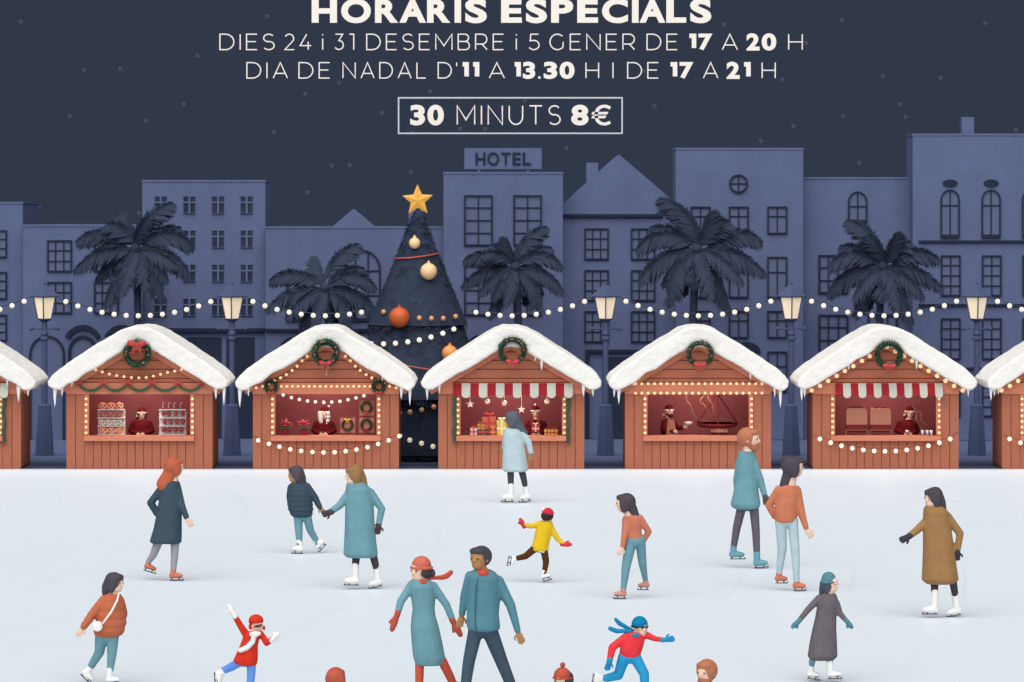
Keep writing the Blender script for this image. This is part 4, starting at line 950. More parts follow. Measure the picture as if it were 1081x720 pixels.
# ---------------------------------------------------------------- people
SK = (244, 206, 180); BR = (178, 132, 90); DK = (76, 70, 80); TEAL = (112, 163, 175)
def person(label, v_ground, head, yaw, rows=None, top=None, arms=(), legs=(), hair=None, hat=None, trousers=None, skin=SK, quilt=0, group=None,
           Y=None, depth=.78, beard=None, boots=(232, 231, 229), extra=None, boot_h=4, collar=None, trim=None, floor=0.0, skates=True, stock=None):
    Y = Y or ground_Y(v_ground); k = Y/F
    us = [l['toe'][0] for l in legs] or [head[0]]
    o = thing('person', Vector((P(sum(us)/len(us), 0, Y).x, Y, floor)), label, 'person', group)
    W = lambda q, dy=0: P(q[0], q[1], Y)+Vector((0, (q[2] if len(q) > 2 else 0)+dy, 0))
    Lg = lambda l: [W(q, l.get('dy', 0)*(0, .5, 1)[i]) for i, q in enumerate(l['p'])]
    d = Vector((math.sin(math.radians(yaw)), -math.cos(math.radians(yaw)), 0)); e = Vector((math.cos(math.radians(yaw)), math.sin(math.radians(yaw)), 0)); z = Vector((0, 0, 1))
    hc = W(head[:2], head[3] if len(head) > 3 else 0); R = head[2]*k
    # --- the body: one continuous surface
    b = MB()
    b.ell(hc+z*R*.12, e*R*.74, d*R*.9, z*R*.88, 18, 12); b.ell(hc+d*R*.16-z*R*.38, e*R*.56, d*R*.66, z*R*.6, 16, 10)
    b.ell(hc+d*R*.86-z*R*.12, e*R*.13, d*R*.22, z*R*.16, 8, 6); b.ell(hc+d*R*.78+z*R*.12, e*R*.1, d*R*.14, z*R*.22, 8, 6)
    for s in (-1, 1): b.ell(hc+e*s*R*.74-z*R*.05-d*R*.02, e*R*.1, d*R*.18, z*R*.24, 8, 6)
    b.ell(hc+d*R*.7-z*R*.52, e*R*.22, d*R*.12, z*R*.07, 8, 6)
    r0 = rows[0] if rows else None
    nk = W(((rows[0][1]+rows[0][2])/2*.6+head[0]*.4, rows[0][0]+1.2*(rows[0][0]*0+1))) if rows else hc-z*R*1.3
    b.tube([hc-z*R*.35-d*R*.12, nk], [R*.46, R*.5], 14); b.ell(nk, R*.52)
    if rows:
        hem = rows[-1][0]; sh = rows[0][0]; hip_v = (legs[0]['p'][0][1] if legs else hem)
        for i in range(len(rows)-1):
            v, a_, c_ = rows[i][:3]; hz = min(max(3.2, rows[i+1][0]-v), 9); lim = min(hem, max(hip_v, sh+8))-1.5
            if v+1.5 >= lim-1: break
            hz = min(hz, lim-v-1)
            b.ell(W(((a_+c_)/2, v+1)), Vector(((c_-a_)/2*k*.74, 0, 0)), Vector((0, (c_-a_)/2*k*.46, 0)), Vector((0, 0, hz*k)), 14, 8)
    fr = max(.0068, R*.068)
    for a_ in arms:
        p = [W(q, a_.get('dy', 0)*(i/2)) for i, q in enumerate(a_['p'])]; r_ = [x*k*.68 for x in a_['r']]
        b.chain(p, r_)
        hd = a_.get('hand'); kind = a_.get('kind', 'skin')
        if hd and kind == 'skin': hand(b, p[2], W(hd, a_.get('dy', 0)), R, a_.get('thumb', 1))
    for l in legs:
        p = Lg(l); b.chain(p, [x*k*.72 for x in l['r']])
        hl, te = W(l['heel'], l.get('dy', 0)), W(l['toe'], l.get('dy', 0)); b.chain([p[2], hl.lerp(te, .25)+(p[2]-hl).normalized()*.03, te.lerp(hl, .2)+(p[2]-hl).normalized()*.025], [l['r'][2]*k*.6, .024, .02])
    b.build('body', skinm(skin), o, voxel=max(.0065, R*.06), it=2)
    for s in (-1, 1):
        mb = MB(); c = hc+d*R*.80+e*s*R*.3+z*R*.06; mb.ell(c, e*R*.085, d*R*.07, z*R*.075, 8, 6); mb.build('eye', M['eye'], o, smooth=True)
    # --- clothes
    if rows:
        t = MB(); rr = rows
        if quilt:
            q = []; v = rows[0][0]
            while v < rows[-1][0]:
                i = max(j for j in range(len(rows)) if rows[j][0] <= v+1e-6); i = min(i, len(rows)-2); f = (v-rows[i][0])/(rows[i+1][0]-rows[i][0])
                a_ = rows[i][1]+(rows[i+1][1]-rows[i][1])*f; c_ = rows[i][2]+(rows[i+1][2]-rows[i][2])*f; g_ = .955+.085*abs(math.sin(PI*(v-rows[0][0])/quilt))**.6
                m_ = (a_+c_)/2; q.append((v, m_+(a_-m_)*g_, m_+(c_-m_)*g_)); v += .6
            rr = q+[rows[-1]]
        n = 28; rg_ = []
        L_ = len(rr)
        for i, w_ in enumerate(rr):
            v, a_, c_ = w_[:3]; c = W(((a_+c_)/2, v)); h = (c_-a_)/2*k; dp = depth*h if not (len(w_) > 3) else w_[3]*h
            fl = max(0, (v-rr[0][0])/(rr[-1][0]-rr[0][0])-.45)*.10 if not quilt else 0      # soft folds towards the hem
            rg_.append([c+Vector((h*math.cos(2*PI*j/n)*(1+fl*.25*math.cos(5*2*PI*j/n+1)), dp*math.sin(2*PI*j/n)*(1+fl*math.cos(6*2*PI*j/n)), 0)) for j in range(n)])
        t.rings(rg_)
        for a_ in arms:
            p = [W(q, a_.get('dy', 0)*(i/2)) for i, q in enumerate(a_['p'])]; r_ = [x*k for x in a_['r']]
            if quilt:
                for i in range(2):
                    m_ = max(3, int((p[i+1]-p[i]).length/k/quilt*1.0))
                    for j in range(m_*4+1):
                        f = j/(m_*4); t.ell(p[i].lerp(p[i+1], f), (r_[i]+(r_[i+1]-r_[i])*f)*(.93+.12*abs(math.sin(PI*f*m_))), n=12, r=8)
            else: t.chain(p, r_, a_.get('kind') == 'pocket')
        t.build('coat' if rows[-1][0]-rows[0][0] > 50 else 'jacket', cloth(top), o, voxel=.011 if R > .09 else .009, it=4)
        if trim:
            mb = MB(); w_ = rr[-1]; h = (w_[2]-w_[1])/2*k; c = W(((w_[1]+w_[2])/2, w_[0]-.5)); tl = trim[1]*k
            mb.rings([[c+Vector((h*1.06*math.cos(2*PI*j/n), depth*h*1.06*math.sin(2*PI*j/n), zz+trim[2]*h*math.cos(2*PI*j/n))) for j in range(n)] for zz in (-tl*.5, tl*.5)]); mb.build('hem_trim', cloth(trim[0]), o, voxel=.01, it=2)
    for a_ in arms:
        kind = a_.get('kind', 'skin'); hd = a_.get('hand')
        if not hd or kind in ('skin', 'pocket'): continue
        w_, h_ = W(a_['p'][2], a_.get('dy', 0)), W(hd, a_.get('dy', 0)); g_ = MB()
        back = w_-(h_-w_).normalized()*.03; dr = (h_-w_).normalized()
        g_.chain([back, w_+dr*.012], [a_['r'][2]*k*1.0, a_['r'][2]*k*1.0])
        if kind == 'mitten':
            g_.chain([w_, w_.lerp(h_, .5), h_-dr*.02], [a_['r'][2]*k*.85, a_['r'][2]*k*1.12, a_['r'][2]*k*.85])
            sd = dr.cross(Vector((0, 1, 0))).normalized()*a_.get('thumb', 1); g_.chain([w_.lerp(h_, .2)+sd*a_['r'][2]*k*.5, w_.lerp(h_, .55)+sd*a_['r'][2]*k*1.5], [a_['r'][2]*k*.55, a_['r'][2]*k*.42])
        else: hand(g_, w_, h_, R*1.15, a_.get('thumb', 1))
        g_.build('mitten' if kind == 'mitten' else 'glove', cloth(a_['col']), o, voxel=max(.0065, R*.055), it=2)
    if trousers and legs:
        t = MB()
        for l in legs:
            p = Lg(l); 
            if boot_h <= 4: p = p[:2]+[p[2]+(p[2]-p[1]).normalized()*2.6*k]
            t.chain(p, [x*k for x in l['r']], False)
        pc_ = sum((W(l['p'][0]) for l in legs), Vector((0, 0, 0)))/len(legs); rw = max(l['r'][0] for l in legs)*k
        t.ell(pc_+Vector((0, 0, rw*.3)), Vector((abs(legs[0]['p'][0][0]-legs[-1]['p'][0][0])/2*k+rw*.95, 0, 0)), Vector((0, rw*1.2, 0)), Vector((0, 0, rw*1.2)), 16, 10)
        t.build('trousers', cloth(trousers), o, voxel=.011 if R > .09 else .009, it=3)
    for l in legs:
        A_, hl, te = W(l['p'][2], l.get('dy', 0)), W(l['heel'], l.get('dy', 0)), W(l['toe'], l.get('dy', 0))
        ax = (te-hl); L_ = ax.length; ax.normalize(); n_ = Vector((ax.z, 0, -ax.x))
        if n_.dot(A_-hl.lerp(te, .3)) > 0: n_ = -n_                                 # n_ points to the ice side
        if L_ < .06: L_ = .06
        g_ = MB(); up = (A_-hl.lerp(te, .22)); rA = max(l['r'][2]*k*1.15, .035*R/.11)*(1 if boot_h > 4 else .9)
        fh = 1.9*k
        g_.chain([A_+up.normalized()*boot_h*k*.6, hl.lerp(te, .2)-n_*fh*1.4], [rA*1.05, rA]); g_.chain([hl.lerp(te, .1)-n_*fh*1.1, hl.lerp(te, .55)-n_*fh*1.2, te.lerp(hl, .1)-n_*fh*.95], [rA*.95, rA*.95, rA*.72])
        g_.build('skate_boot', plain('skate_leather', tuple(boots), rough=.55, var=.04, scale=12, bump=.05, spec=.35), o, voxel=.009, it=2); bo = o.children[-1] if False else None
        if skates:
            s_ = MB(); y_ = Vector((0, .006, 0))
            def pl(a0, a1, n0, n1, yh=.006):
                vs = []
                for yy in (-yh, yh):
                    for aa, nn in ((a0, n0), (a1, n0), (a1, n1), (a0, n1)): vs.append(hl+ax*aa*L_+n_*nn*k+Vector((0, yy, 0)))
                s_.add(vs, [(0, 1, 2, 3), (7, 6, 5, 4), (0, 4, 5, 1), (1, 5, 6, 2), (2, 6, 7, 3), (3, 7, 4, 0)])
            pl(-.06, 1.1, 2.2, 3.2, .007); pl(1.0, 1.14, 1.2, 2.6, .0065); pl(.05, .17, -.3, 2.5, .009); pl(.68, .8, -.3, 2.5, .009); pl(-.02, .98, -.9, .15, .026)
            s_.build('skate_blade', M['blade'], o)
    # --- hair, hats, scarves
    if hair:
        h_ = MB(); hk = hair.get('bk', .12); lng = bool(hair.get('p'))
        h_.ell(hc-d*R*(hk+(.1 if hat else 0))+z*R*(.2 if not hat else 0), e*R*.9, d*R*1.0, z*R*(hair.get('ht', .98) if not hat else .72), 18, 12)
        if lng:
            for s in (-1, 1): h_.ell(hc-d*R*.06+e*s*R*.62-z*R*.12, e*R*.3, d*R*.52, z*R*.85, 12, 8)
        if hair.get('fringe', 1) and not hat: h_.ell(hc+d*R*.36+z*R*.66, e*R*.72, d*R*.56, z*R*.36, 14, 8)
        pts = hair.get('p', [])
        for i in range(len(pts)-1):
            a_, c_ = pts[i], pts[i+1]
            for j in range(7):
                f = j/6; q = [a_[m_]+(c_[m_]-a_[m_])*f for m_ in range(3)]; c = W(q[:2])-d*R*.3*(1 if abs(d.y) < .95 else 1)+(Vector((0, 0, 0)))
                c = W(q[:2])+Vector((0, -d.y*R*hair.get('hy', .35), 0)); h_.ell(c, Vector((q[2]*k, 0, 0)), Vector((0, q[2]*k*.72, 0)), Vector((0, 0, q[2]*k)), 12, 8)
        for u, v, r in hair.get('bun', []): h_.ell(W((u, v))-d*R*(.4 if hair.get('hy', 1) > 0 else -.75), r*k, n=12, r=8)
        h_.build('hair', hairm(hair['c']), o, voxel=.009, it=4)
    if beard:
        h_ = MB(); h_.ell(hc+d*R*.38-z*R*.66, e*R*.56, d*R*.56, z*R*.5, 14, 8); h_.ell(hc+d*R*.1-z*R*.45, e*R*.76, d*R*.42, z*R*.4, 14, 8); h_.build('beard', hairm(beard), o, voxel=.009, it=3)
    if hat:
        h_ = MB(); c = W(hat['c'])-d*R*.08; rx, ry = hat['rx']*k, hat['ry']*k
        vs = [[c+Vector((rx*math.cos(2*PI*j/24)*math.cos(t), rx*1.08*math.sin(2*PI*j/24)*math.cos(t), ry*math.sin(t))) for j in range(24)] for t in [(-.28+1.85*i/10) for i in range(11)]]
        h_.rings(vs)
        for u, v, r in hat.get('flap', []): h_.ell(W((u, v)), Vector((r*k*.8, 0, 0)), Vector((0, r*k*.6, 0)), Vector((0, 0, r*k*1.2)), 10, 8)
        ho = h_.build('hat', cloth(hat['col']), o, voxel=.009, it=3)
        if hat.get('brim'):
            g_ = MB(); zb = -.22*ry
            g_.tube([c+Vector((rx*1.0*math.cos(2*PI*j/28), rx*1.08*math.sin(2*PI*j/28), zb)) for j in range(28)], hat['brim']*k, 8, closed=True); g_.build('hat_brim', cloth(hat.get('bcol', hat['col'])), ho, smooth=True)
        if hat.get('pom'):
            u, v, r, cl = hat['pom']; g_ = MB(); pcn = W((u, v))
            rgp = random.Random(1); g_.ell(pcn, r*k*.9, n=12, r=8); g_.build('pompom', cloth(cl), ho, smooth=True)
    if collar:
        g_ = MB()
        for u, v, hw, hh in collar[1]: g_.ell(W((u, v), -.05), Vector((hw*k, 0, 0)), Vector((0, hw*k*1.1, 0)), Vector((0, 0, hh*k)), 18, 10)
        for tail in collar[2] if len(collar) > 2 else []:
            for i in range(len(tail)-1):
                for j in range(8):
                    f = j/7; q = [tail[i][m_]+(tail[i+1][m_]-tail[i][m_])*f for m_ in range(3)]; g_.ell(W(q[:2], (tail[0][3] if len(tail[0]) > 3 else 0)), Vector((q[2]*k, 0, 0)), Vector((0, .016, 0)), Vector((0, 0, q[2]*k)), 10, 6)
        g_.build('scarf', cloth(collar[0]), o, voxel=.009, it=3)
    if stock:
        g_ = MB()
        for l in legs:
            p = Lg(l); g_.chain(p, [x*k*.9 for x in l['r']])
        g_.build('stockings', cloth(stock), o, voxel=.009, it=2)
    if extra: extra(o, W, k, d, e, z, hc, R)
    return o
def hand(b, w_, tip, R, thumb=1):
    """palm, four curled fingers of different lengths and a thumb, wrist at w_, longest finger to tip"""
    L_ = (tip-w_).length; dr = (tip-w_).normalized(); yv = Vector((0, 1, 0)); sd = dr.cross(yv)
    sd = sd.normalized() if sd.length > .1 else Vector((1, 0, 0)); nn = sd.cross(dr).normalized()
    pw = max(R*.30, L_*.24); fr = pw*.27
    b.ell(w_+dr*L_*.28, sd*pw, nn*pw*.5, dr*L_*.32, 12, 8); b.ell(w_, pw*.62)
    for i, (o_, ln) in enumerate(((-.78, .40), (-.27, .48), (.25, .45), (.74, .36))):
        a = w_+dr*L_*.46+sd*pw*o_; m = a+dr*L_*ln*.55+sd*pw*o_*.12; t = a+dr*L_*ln*1.02+nn*L_*.10+sd*pw*o_*.1
        b.chain([a, m, t], [fr, fr*.92, fr*.75])
    a = w_+dr*L_*.14+sd*pw*.75*thumb; b.chain([a, a+dr*L_*.16+sd*pw*.75*thumb, a+dr*L_*.36+sd*pw*.85*thumb+nn*L_*.04], [fr*1.15, fr*1.05, fr*.8])
def leg(h, kn, an, heel, toe, r, dy=0): return dict(p=[h, kn, an], heel=heel, toe=toe, r=r, dy=dy)
def arm(s, el, wr, hand_=None, r=(4, 3.6, 3), dy=0, kind='skin', col=None, thumb=1): return dict(p=[s, el, wr], hand=hand_, r=r, dy=dy, kind=kind, col=col, thumb=thumb)
# --- skaters
person('person with long copper hair in a navy coat and grey trousers walking on skates', 613, (185, 493.5, 9.5), 120,
  [(506, 178, 187), (509.5, 171, 190), (519, 169, 191.5), (538, 166, 192), (558, 162, 192), (571, 158, 191.8), (573.5, 159.5, 190.5)], (64, 84, 98),
  [arm((170.5, 516), (158.8, 531), (165.5, 542), None, (4.4, 4, 4), .05, 'pocket'), arm((186.5, 513.5), (192.3, 534), (198.3, 547), (203.5, 555.5), (4.6, 4, 2.9), -.12, thumb=1)],
  [leg((168, 570), (161.5, 586), (156, 594), (152, 600), (163, 603.5), (5.2, 4, 2.7), .12), leg((185, 570), (184.3, 588), (183.3, 603), (180.3, 609.3), (192.6, 609.3), (4.9, 4, 2.9), -.05)],
  {'c': (208, 98, 60), 'p': [(184, 491, 8), (178, 503, 8), (173.6, 511, 8.4)], 'bk': .3}, None, (168, 166, 170), boots=(198, 108, 78), boot_h=2)
person('small dark-haired person in a navy padded jacket holding hands with the teal coat skater', 584.5, (312, 501.5, 8.6), -60,
  [(509, 308, 320), (512, 305.5, 324), (518, 303.8, 327.5), (529, 303, 329.7), (538, 304.5, 330.5), (543.5, 307, 329.6), (546, 309.5, 328)], (62, 80, 96),
  [arm((323.5, 513), (332.5, 525), (338, 535.5), (343.3, 542.3), (4.2, 3.8, 2.9), -.06, thumb=-1), arm((307, 514), (305.5, 525), (308, 535), None, (3.6, 3.6, 3.2), .08, 'pocket')],
  [leg((314.6, 545), (315.6, 560), (316.2, 573), (319.5, 581), (309.5, 581), (5, 4.2, 3), -.05), leg((324, 545), (327.4, 560), (334.2, 572.5), (341.8, 573.5), (335.2, 580.8), (5, 4, 2.9), .1)],
  {'c': (84, 76, 88), 'p': [(315, 498, 6), (318, 505, 5.2), (320, 509.5, 3.6)]}, None, TEAL, skin=BR, quilt=5.2)
person('person with long brown hair in a teal coat holding a hand of the padded-jacket skater', 622, (373.5, 503, 10), -58,
  [(508, 368, 382), (511, 365.5, 387), (517, 364.6, 392.5), (532, 364.4, 394.5), (553, 364, 395.5), (574, 363, 397.5), (585, 362.4, 399), (588.5, 366, 396)], TEAL,
  [arm((369, 520), (358.5, 533.5), (348.3, 540.2), (340, 543), (4.6, 4.1, 3.4), -.12, 'glove', (84, 70, 76)), arm((391, 519.5), (403, 537), (399.6, 555), (398, 564.5), (4.4, 4, 3.2), -.03, 'glove', (84, 70, 76))],
  [leg((376, 585), (375.6, 594), (375.3, 601.5), (378.3, 614.5), (364.8, 614.5), (4.4, 4, 3.3), -.05), leg((393.6, 585), (395.8, 594), (397.6, 602.5), (402, 616), (390, 619), (4.4, 4, 3.3), .05)],
  {'c': (168, 120, 72), 'p': [(376, 498, 8), (380, 506, 7.2), (384.4, 512.5, 4)]}, None, (78, 70, 76), boot_h=7)
def bag(o, W, k, d, e, z, hc, R):
    g = MB(); g.ell(W((104.7, 659.3), -.175), Vector((5.6*k, 0, 0)), Vector((0, .035, 0)), Vector((0, 0, 5.4*k)), 18, 10); g.ell(W((104.7, 657.5), -.2), Vector((4.9*k, 0, 0)), Vector((0, .02, 0)), Vector((0, 0, 3.2*k)), 14, 8)
    b = g.build('shoulder_bag', plain('cream_leather', (250, 244, 236), rough=.5), org=W((104.7, 659.3), -.175), smooth=True); tag(b, 'small round cream shoulder bag worn by the orange padded-jacket skater', 'bag')
    s = MB(); s.tube([W((126.5, 625), -.09), W((125.5, 632), -.165), W((119.5, 644), -.2), (W((110, 656.5), -.19))], .011, 6)
    q = s.build('strap', plain('cream_leather', (250, 244, 236), rough=.5), b, smooth=True)
person('person in an orange padded jacket with a cream shoulder bag skating', 723, (121.5, 616, 10.3), 62,
  [(626.5, 113, 127), (629, 109, 128.6), (634, 106.5, 130), (648, 103, 132.3), (656, 101, 133.3), (665, 99, 131.6), (670.5, 100, 128.6), (673, 105, 123)], (204, 108, 74),
  [arm((110.5, 633), (99, 647), (89.3, 660.5), (82.3, 671.5), (5.6, 5, 3.9), -.1, thumb=1), arm((128, 633), (131, 648), (127, 660), None, (3.5, 3.5, 3.2), .12, 'pocket')],
  [leg((107, 672), (104.5, 689), (94.5, 705.5), (86.3, 711.5), (95.5, 720.5), (7, 5.3, 3.6), .1), leg((119, 672), (118.3, 692), (116.6, 708), (113.6, 718.8), (126, 718.8), (6.8, 5, 3.3), -.05)],
  {'c': (78, 72, 82), 'p': [(118.5, 612, 8), (114, 620, 7), (110.8, 626.5, 3.6)], 'fringe': 1}, None, TEAL, quilt=9, extra=bag)
def redscarf(o, W, k, d, e, z, hc, R):
    g = MB()
    for q in ([(266, 668.5, 2.6), (270.5, 668.6, 3), (274, 668, 2.4)], [(270, 668, 3), (267, 677, 3), (261, 683, 3), (254.6, 685.6, 2.8)]):
        for i in range(len(q)-1):
            for j in range(8):
                f = j/7; w_ = [q[i][m]+(q[i+1][m]-q[i][m])*f for m in range(3)]; g.ell(W(w_[:2], -.085), Vector((w_[2]*k, 0, 0)), Vector((0, .035, 0)), Vector((0, 0, w_[2]*k)), 10, 6)
    g.build('scarf', cloth((250, 248, 246)), o, voxel=.008, it=3)
    g = MB(); g.tube([hc+Vector((x*k, -R*.92-.012*(1-abs(x-.5)/5.5), (-.2+.22*x)*k)) for x in (-2.5, -.5, 1.5, 3.5, 5.8)], [.006, .012, .014, .012, .006], 8); g.build('goggles', M['eye'], o, smooth=True)
person('child in bright red coat and red flap hat raising one white mitten', 741, (271.5, 660, 7.8), 25,
  [(665.5, 265, 276), (668, 260, 276.4), (674, 256, 274), (682, 253, 272.3), (690, 249.5, 272.3), (696, 246.4, 272.2), (700.5, 247.5, 271.5), (702.5, 253, 270)], (236, 52, 34),
  [arm((260, 670), (253.5, 659.5), (247.3, 648), (241.2, 637.5), (4.2, 3.5, 3.0), -.05, 'mitten', (250, 248, 246)), arm((275.5, 669), (281.8, 678), (289.5, 673), (295.3, 667), (3.2, 3.6, 2.8), -.1, 'mitten', (250, 248, 246))],
  [leg((252, 699), (244.5, 704.5), (235.5, 709), (228, 711.5), (228.7, 722), (5.2, 4.6, 3.9), .12), leg((265.5, 700), (265, 716), (263, 729), (260, 736.5), (271, 737), (5, 4.4, 3.8), -.03)],
  None, {'c': (270.5, 655.5), 'rx': 8, 'ry': 7, 'col': (236, 52, 34), 'flap': [(264.3, 661.5, 2.8), (278.6, 662.8, 2.4)]}, (100, 158, 246), extra=redscarf)
person('person in coral knitted hat and long teal coat dress with red mittens', 747, (443.5, 603, 12), -42,
  [(611, 436, 450), (613.5, 432, 456), (619, 430.5, 460), (632, 434, 459.6), (643, 435.6, 459), (650, 434.4, 459.8), (662, 433.4, 463.4), (678, 434.3, 467), (694, 436, 470), (701, 438.5, 468), (702.5, 442, 464)], TEAL,
  [arm((434.5, 618), (423.5, 634), (419.6, 648), (413.6, 665), (5, 4.3, 3.3), -.1, 'mitten', (204, 88, 68), -1), arm((457.5, 619), (471.5, 638.5), (478.4, 655.5), (487, 671), (4.9, 4.1, 3.4), -.05, 'mitten', (204, 88, 68), -1)],
  [leg((443, 698), (442.8, 716), (442.2, 731), (445, 743), (432.5, 743), (5, 4.6, 4), -.05), leg((467, 698), (475.5, 716), (481.5, 731), (484.5, 741), (473, 743.5), (5.2, 4.6, 4), .1)],
  {'c': (78, 74, 86), 'p': [], 'bun': [(451.5, 605.5, 5.2)]}, {'c': (444.3, 597), 'rx': 10.4, 'ry': 10.2, 'col': (222, 112, 92), 'brim': 1.9}, (216, 88, 62), boots=(100, 152, 168), boot_h=10,
  collar=((212, 86, 66), [(446.5, 614, 5.5, 2.8)], [[(450, 611.5, 1.7, .02), (459, 610.2, 2.2), (467, 609.8, 3), (472, 608, 3.4), (476, 604.5, 2.8)]]))
def zip_seam(o, W, k, d, e, z, hc, R):
    pts = [(504.5, 609), (503, 618), (502, 632), (501.6, 648), (502, 660), (503, 666)]; w_ = [(16, .78), (17.8, .79), (18.2, .79), (17.2, .79), (17.8, .79), (16.5, .79)]
    g = MB(); g.tube([W(p, -math.sqrt(max(.01, 1-((p[0]-510.5)/a_)**2))*a_*dp*k-.012) for p, (a_, dp) in zip(pts, w_)], .007, 6); g.build('zip', cloth((66, 112, 128)), o, smooth=True)
person('person with short dark hair in a teal zipped jacket holding a red mitten hand', 757, (506.3, 590, 12.6), -32,
  [(601, 501, 518), (604, 495, 523), (610, 493, 528), (620, 492.8, 529), (634, 492.7, 528), (648, 492.5, 526.6), (660, 492.3, 528), (664.5, 494, 527.6), (667.5, 501, 521)], (88, 142, 157),
  [arm((496, 608), (490, 630), (487.3, 651), (484.3, 664.5), (5.3, 4.5, 3.6), .08), arm((525.5, 614), (539, 638.5), (547, 667), (552, 679.5), (6.8, 5.2, 3.4), -.06, thumb=-1)],
  [leg((502, 666), (495, 698), (489.5, 738), (492, 753), (478, 753), (8, 6.6, 5), -.08), leg((517, 666), (529, 698), (543.5, 735), (548, 750), (535, 754), (8.8, 7, 5.3), .14)],
  {'c': (74, 70, 80), 'bk': .26, 'ht': .9}, None, (70, 88, 104), skin=(180, 132, 86), collar=((212, 84, 64), [(510, 604.6, 7.8, 4.4)]), boots=(70, 66, 72), extra=zip_seam)
person('person with grey hair in a pale blue coat at the gift stall counter', 531, (540.8, 443.5, 8.6), -100,
  [(451.5, 535, 545), (453.5, 532.6, 550), (459, 531.4, 552.4), (475, 530.8, 554.5), (488, 530.2, 556.4), (496, 530.2, 557.6), (498, 532.5, 555.5)], (190, 212, 219),
  [arm((551, 457), (558, 467), (560.8, 479), (559, 487.5), (4.3, 3.6, 2.9), -.05), arm((535, 458), (533, 468), (532, 474), (531, 480), (3.6, 3.2, 2.8), .2)],
  [leg((538.8, 495), (539.2, 506), (539.4, 516), (541.8, 526.5), (530.5, 526.5), (3.9, 3.4, 2.7), -.05), leg((550.3, 495), (553, 506), (555, 516.5), (559.6, 526), (548.6, 527.8), (3.9, 3.4, 2.7), .05)],
  {'c': (92, 98, 112), 'p': [(541.5, 441.5, 7.4), (546.5, 450, 6.2), (553, 457.5, 4.4)]}, None, (78, 74, 82), skin=BR, boot_h=6)
person('child in yellow jacket and red hat with one skate lifted behind', 615, (578.5, 544.5, 7.4), 150,
  [(549.5, 571.5, 581), (551.5, 568, 583.5), (557, 566, 584), (567, 563.8, 581.5), (576, 561.4, 579.4), (580.5, 561.6, 578.8), (582, 563.5, 577)], (250, 204, 30),
  [arm((570, 553), (561, 555.3), (552.3, 553.6), (548.8, 547), (3.4, 2.9, 2.4), -.06, 'mitten', (226, 60, 78)), arm((581, 556), (588.5, 568.5), (595.3, 574.4), (603.4, 574.6), (3.4, 3, 2.4), -.04, 'mitten', (226, 60, 78))],
  [leg((564.5, 579), (555, 587.5), (545.5, 590.4), (540, 588.5), (538, 597.5), (4.2, 3.6, 2.6), .12), leg((574.2, 580), (576.5, 593), (574.6, 604), (573, 610.8), (581, 609), (4.2, 3.5, 2.5), -.03)],
  {'c': (46, 36, 40), 'bk': .12}, {'c': (578.6, 542.4), 'rx': 6.5, 'ry': 6.6, 'col': (226, 44, 62), 'pom': (573.6, 537.7, 3, (250, 248, 244))}, (92, 56, 24), trim=((250, 248, 240), 2.2, -.22), boot_h=2.5)
person('person with long black hair in an orange sweater and slim teal trousers', 632, (659.3, 531.8, 9.8), -100,
  [(543.5, 661, 674), (546, 658.5, 677), (552, 658.4, 677.6), (562, 661.5, 677.3), (568, 661.8, 679.5), (572.5, 661.8, 680.6), (574, 664, 678.5)], (216, 126, 96),
  [arm((661.3, 548.5), (659.8, 563), (656.8, 577.5), (652, 585.5), (4.7, 4, 2.6), -.1), arm((675.5, 547), (685, 561.5), (679.5, 571), None, (4, 3.4, 3), .05, 'pocket')],
  [leg((665.8, 573), (660.8, 598), (657.8, 622), (660, 628.3), (648.8, 628.3), (6.3, 4.9, 2.8), -.08), leg((676, 572.5), (678.6, 596), (682, 614.5), (685, 621.3), (674.5, 621.3), (5.6, 4.4, 2.4), .2)],
  {'c': (78, 68, 78), 'p': [(661, 528.5, 7.6), (666, 537, 6.8), (670.2, 544.8, 5.2)], 'bk': .24}, None, TEAL, boots=(196, 132, 120), boot_h=1.5)
person('child in red sweater and blue hat with blue scarf flying, leaning forward', 745, (676.4, 663.5, 9.4), 28,
  [(667, 664, 681), (669.5, 661, 682), (675, 657.5, 681), (683, 654.8, 679), (690, 653.6, 676.6), (694, 655.5, 675), (696, 659, 671)], (252, 58, 66),
  [arm((661.5, 672), (646.3, 683), (643, 698), (640.3, 707.5), (4.6, 4.3, 3.2), -.08, 'glove', (34, 150, 206)), arm((682.5, 670.5), (691.5, 673.5), (701.5, 673.4), (712, 671.8), (4, 3, 2.5), -.18, 'glove', (34, 150, 206))],
  [leg((658.5, 695), (653, 713.5), (637, 718.3), (629.5, 713.5), (627.5, 724.5), (6.5, 5.3, 4), .12), leg((671, 695), (680, 711), (681, 733), (678, 741), (691, 741), (6.4, 5.3, 4.2), -.05)],
  None, {'c': (675.6, 659.3), 'rx': 8.7, 'ry': 9, 'col': (4, 136, 184), 'brim': .9, 'bcol': (60, 30, 40)}, (40, 164, 222),
  collar=((24, 142, 198), [(671, 670, 5.2, 2.4)], [[(668, 666, 1.8, .05), (661, 662.5, 2.4), (654, 658.6, 2.8), (649.8, 654.2, 2)], [(668, 666, 1.8, -.02), (660, 665.8, 2.4), (651, 666, 2.9), (644, 663.2, 2.6)]]))
